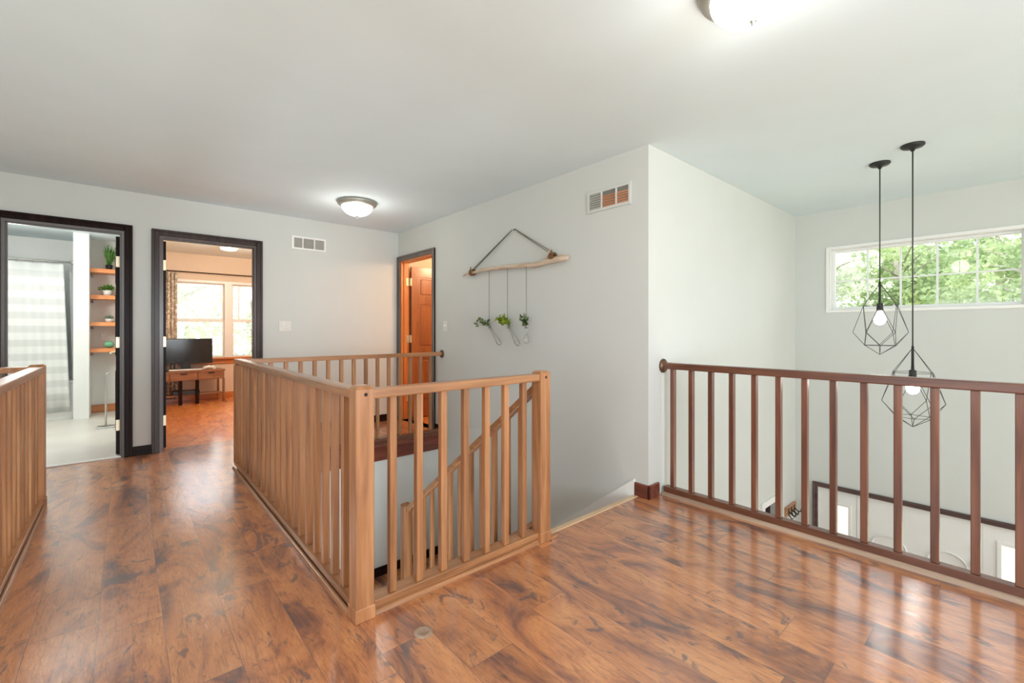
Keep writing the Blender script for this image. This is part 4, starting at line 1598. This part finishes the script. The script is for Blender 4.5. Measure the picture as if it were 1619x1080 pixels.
t = thing('window_curtain', 'patterned beige curtain at the left of the bedroom window', 'curtain', (0.48, 9.02, 0.05))
m = MB()
cols = []
for z in (2.10, 0.05):
    cols.append([m.bm.verts.new((0.30 + 0.335 * i / 40, 9.015 + 0.025 * math.sin(i * 1.1), z)) for i in range(41)])
for i in range(40):
    fc = m.bm.faces.new((cols[0][i], cols[0][i + 1], cols[1][i + 1], cols[1][i]))
    fc.smooth = True
o = m.build('curtain_cloth', curtain_pat(), t)
md = o.modifiers.new('thickness', 'SOLIDIFY')
md.thickness = 0.004
m = MB()
m.tube([(0.2, 9.015, 2.125), (2.6, 9.015, 2.125)], 0.009, 10)
m.box(0.24, 0.26, 9.015, 9.1, 2.115, 2.135)
m.box(2.45, 2.47, 9.015, 9.1, 2.115, 2.135)
o = m.build('curtain_rod', M['esp_x'])
tag(o, 'dark slim curtain rod above the bedroom window', 'curtain rod')

# ------------------------------------------------------------------ entry, one storey down
t = thing('coat_rack', 'wooden wall rack with black hooks low in the entry corner', 'coat rack', (5.5, YW, -0.8))
m = MB(); m.box(5.352, 5.66, YW - 0.022, YW, -0.845, -0.745, 0.004); m.build('board', M['oak_x'], t)
for xx in (5.42, 5.505, 5.59):
    m = MB()
    m.box(xx - 0.012, xx + 0.012, YW - 0.026, YW - 0.022, -0.84, -0.77, 0.001)
    m.tube([(xx, YW - 0.026, -0.80), (xx, YW - 0.06, -0.83), (xx, YW - 0.085, -0.825), (xx, YW - 0.095, -0.79)], 0.006, 8)
    m.tube([(xx, YW - 0.026, -0.835), (xx, YW - 0.05, -0.875), (xx, YW - 0.065, -0.86)], 0.006, 8)
    m.build('hook', M['black'], t)

# ------------------------------------------------------------------ outdoors
m = MB(); m.box(-30, 60, -40, 60, ZD - 0.6, ZD - 0.5)
struct('ground', m, M['ground'], 'pale ground outside the house', 'ground')
tree_n = [0]


def tree(x, y, z, r, mat, label, n=1500, leaf=0.17, squash=0.8):
    n, leaf = int(n * 2.2), leaf * 0.85
    tree_n[0] += 1
    random.seed(100 + tree_n[0])
    t = thing('tree', label, 'tree', (x, y, ZD - 0.5), 'trees outside the windows')
    m = MB()
    m.tube([(x, y, ZD - 0.5), (x + 0.05, y, z - r * 0.7), (x - 0.05, y + 0.1, z + r * 0.3)], [0.16, 0.11, 0.04], 10)
    for k in range(9):
        a = random.uniform(0, 6.28)
        zz = z - r * 0.6 + r * 1.0 * k / 9
        e = Vector((x + math.cos(a) * r * 0.75, y + math.sin(a) * r * 0.75, zz + r * 0.35))
        s = Vector((x, y, zz))
        m.tube([s, s.lerp(e, 0.5) + Vector((0, 0, 0.08)), e], [0.025, 0.016, 0.006], 6)
    m.build('trunk', M['trunk'], t)
    m = MB()
    cl = [Vector((random.gauss(0, 0.5), random.gauss(0, 0.5), random.gauss(0, 0.42))) * r for _ in range(26)]
    for k in range(n):
        c0 = random.choice(cl)
        v = Vector((random.gauss(0, 1), random.gauss(0, 1), random.gauss(0, 1))).normalized() * (r * 0.33 * random.random() ** 0.4)
        p = Vector((x, y, z)) + Vector((c0.x + v.x, c0.y + v.y, (c0.z + v.z) * squash))
        m.leaf(p, (random.uniform(-1, 1), random.uniform(-1, 1), random.uniform(-1, 0.6)), leaf * random.uniform(0.7, 1.3), leaf * 0.7)
    m.build('crown', mat, t, recalc=False)


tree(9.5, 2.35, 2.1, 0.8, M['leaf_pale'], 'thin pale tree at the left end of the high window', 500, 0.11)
tree(12.4, 1.7, 2.3, 1.3, M['leaf'], 'leafy green tree behind the higher pendant', 1500, 0.15)
tree(9.6, -0.1, 1.7, 0.9, M['leaf'], 'leafy green bushy tree at the right end of the high window', 1300, 0.11)
tree(17.6, 0.4, 3.1, 1.6, M['leaf'], 'large green tree through the middle of the high window', 1900, 0.17)
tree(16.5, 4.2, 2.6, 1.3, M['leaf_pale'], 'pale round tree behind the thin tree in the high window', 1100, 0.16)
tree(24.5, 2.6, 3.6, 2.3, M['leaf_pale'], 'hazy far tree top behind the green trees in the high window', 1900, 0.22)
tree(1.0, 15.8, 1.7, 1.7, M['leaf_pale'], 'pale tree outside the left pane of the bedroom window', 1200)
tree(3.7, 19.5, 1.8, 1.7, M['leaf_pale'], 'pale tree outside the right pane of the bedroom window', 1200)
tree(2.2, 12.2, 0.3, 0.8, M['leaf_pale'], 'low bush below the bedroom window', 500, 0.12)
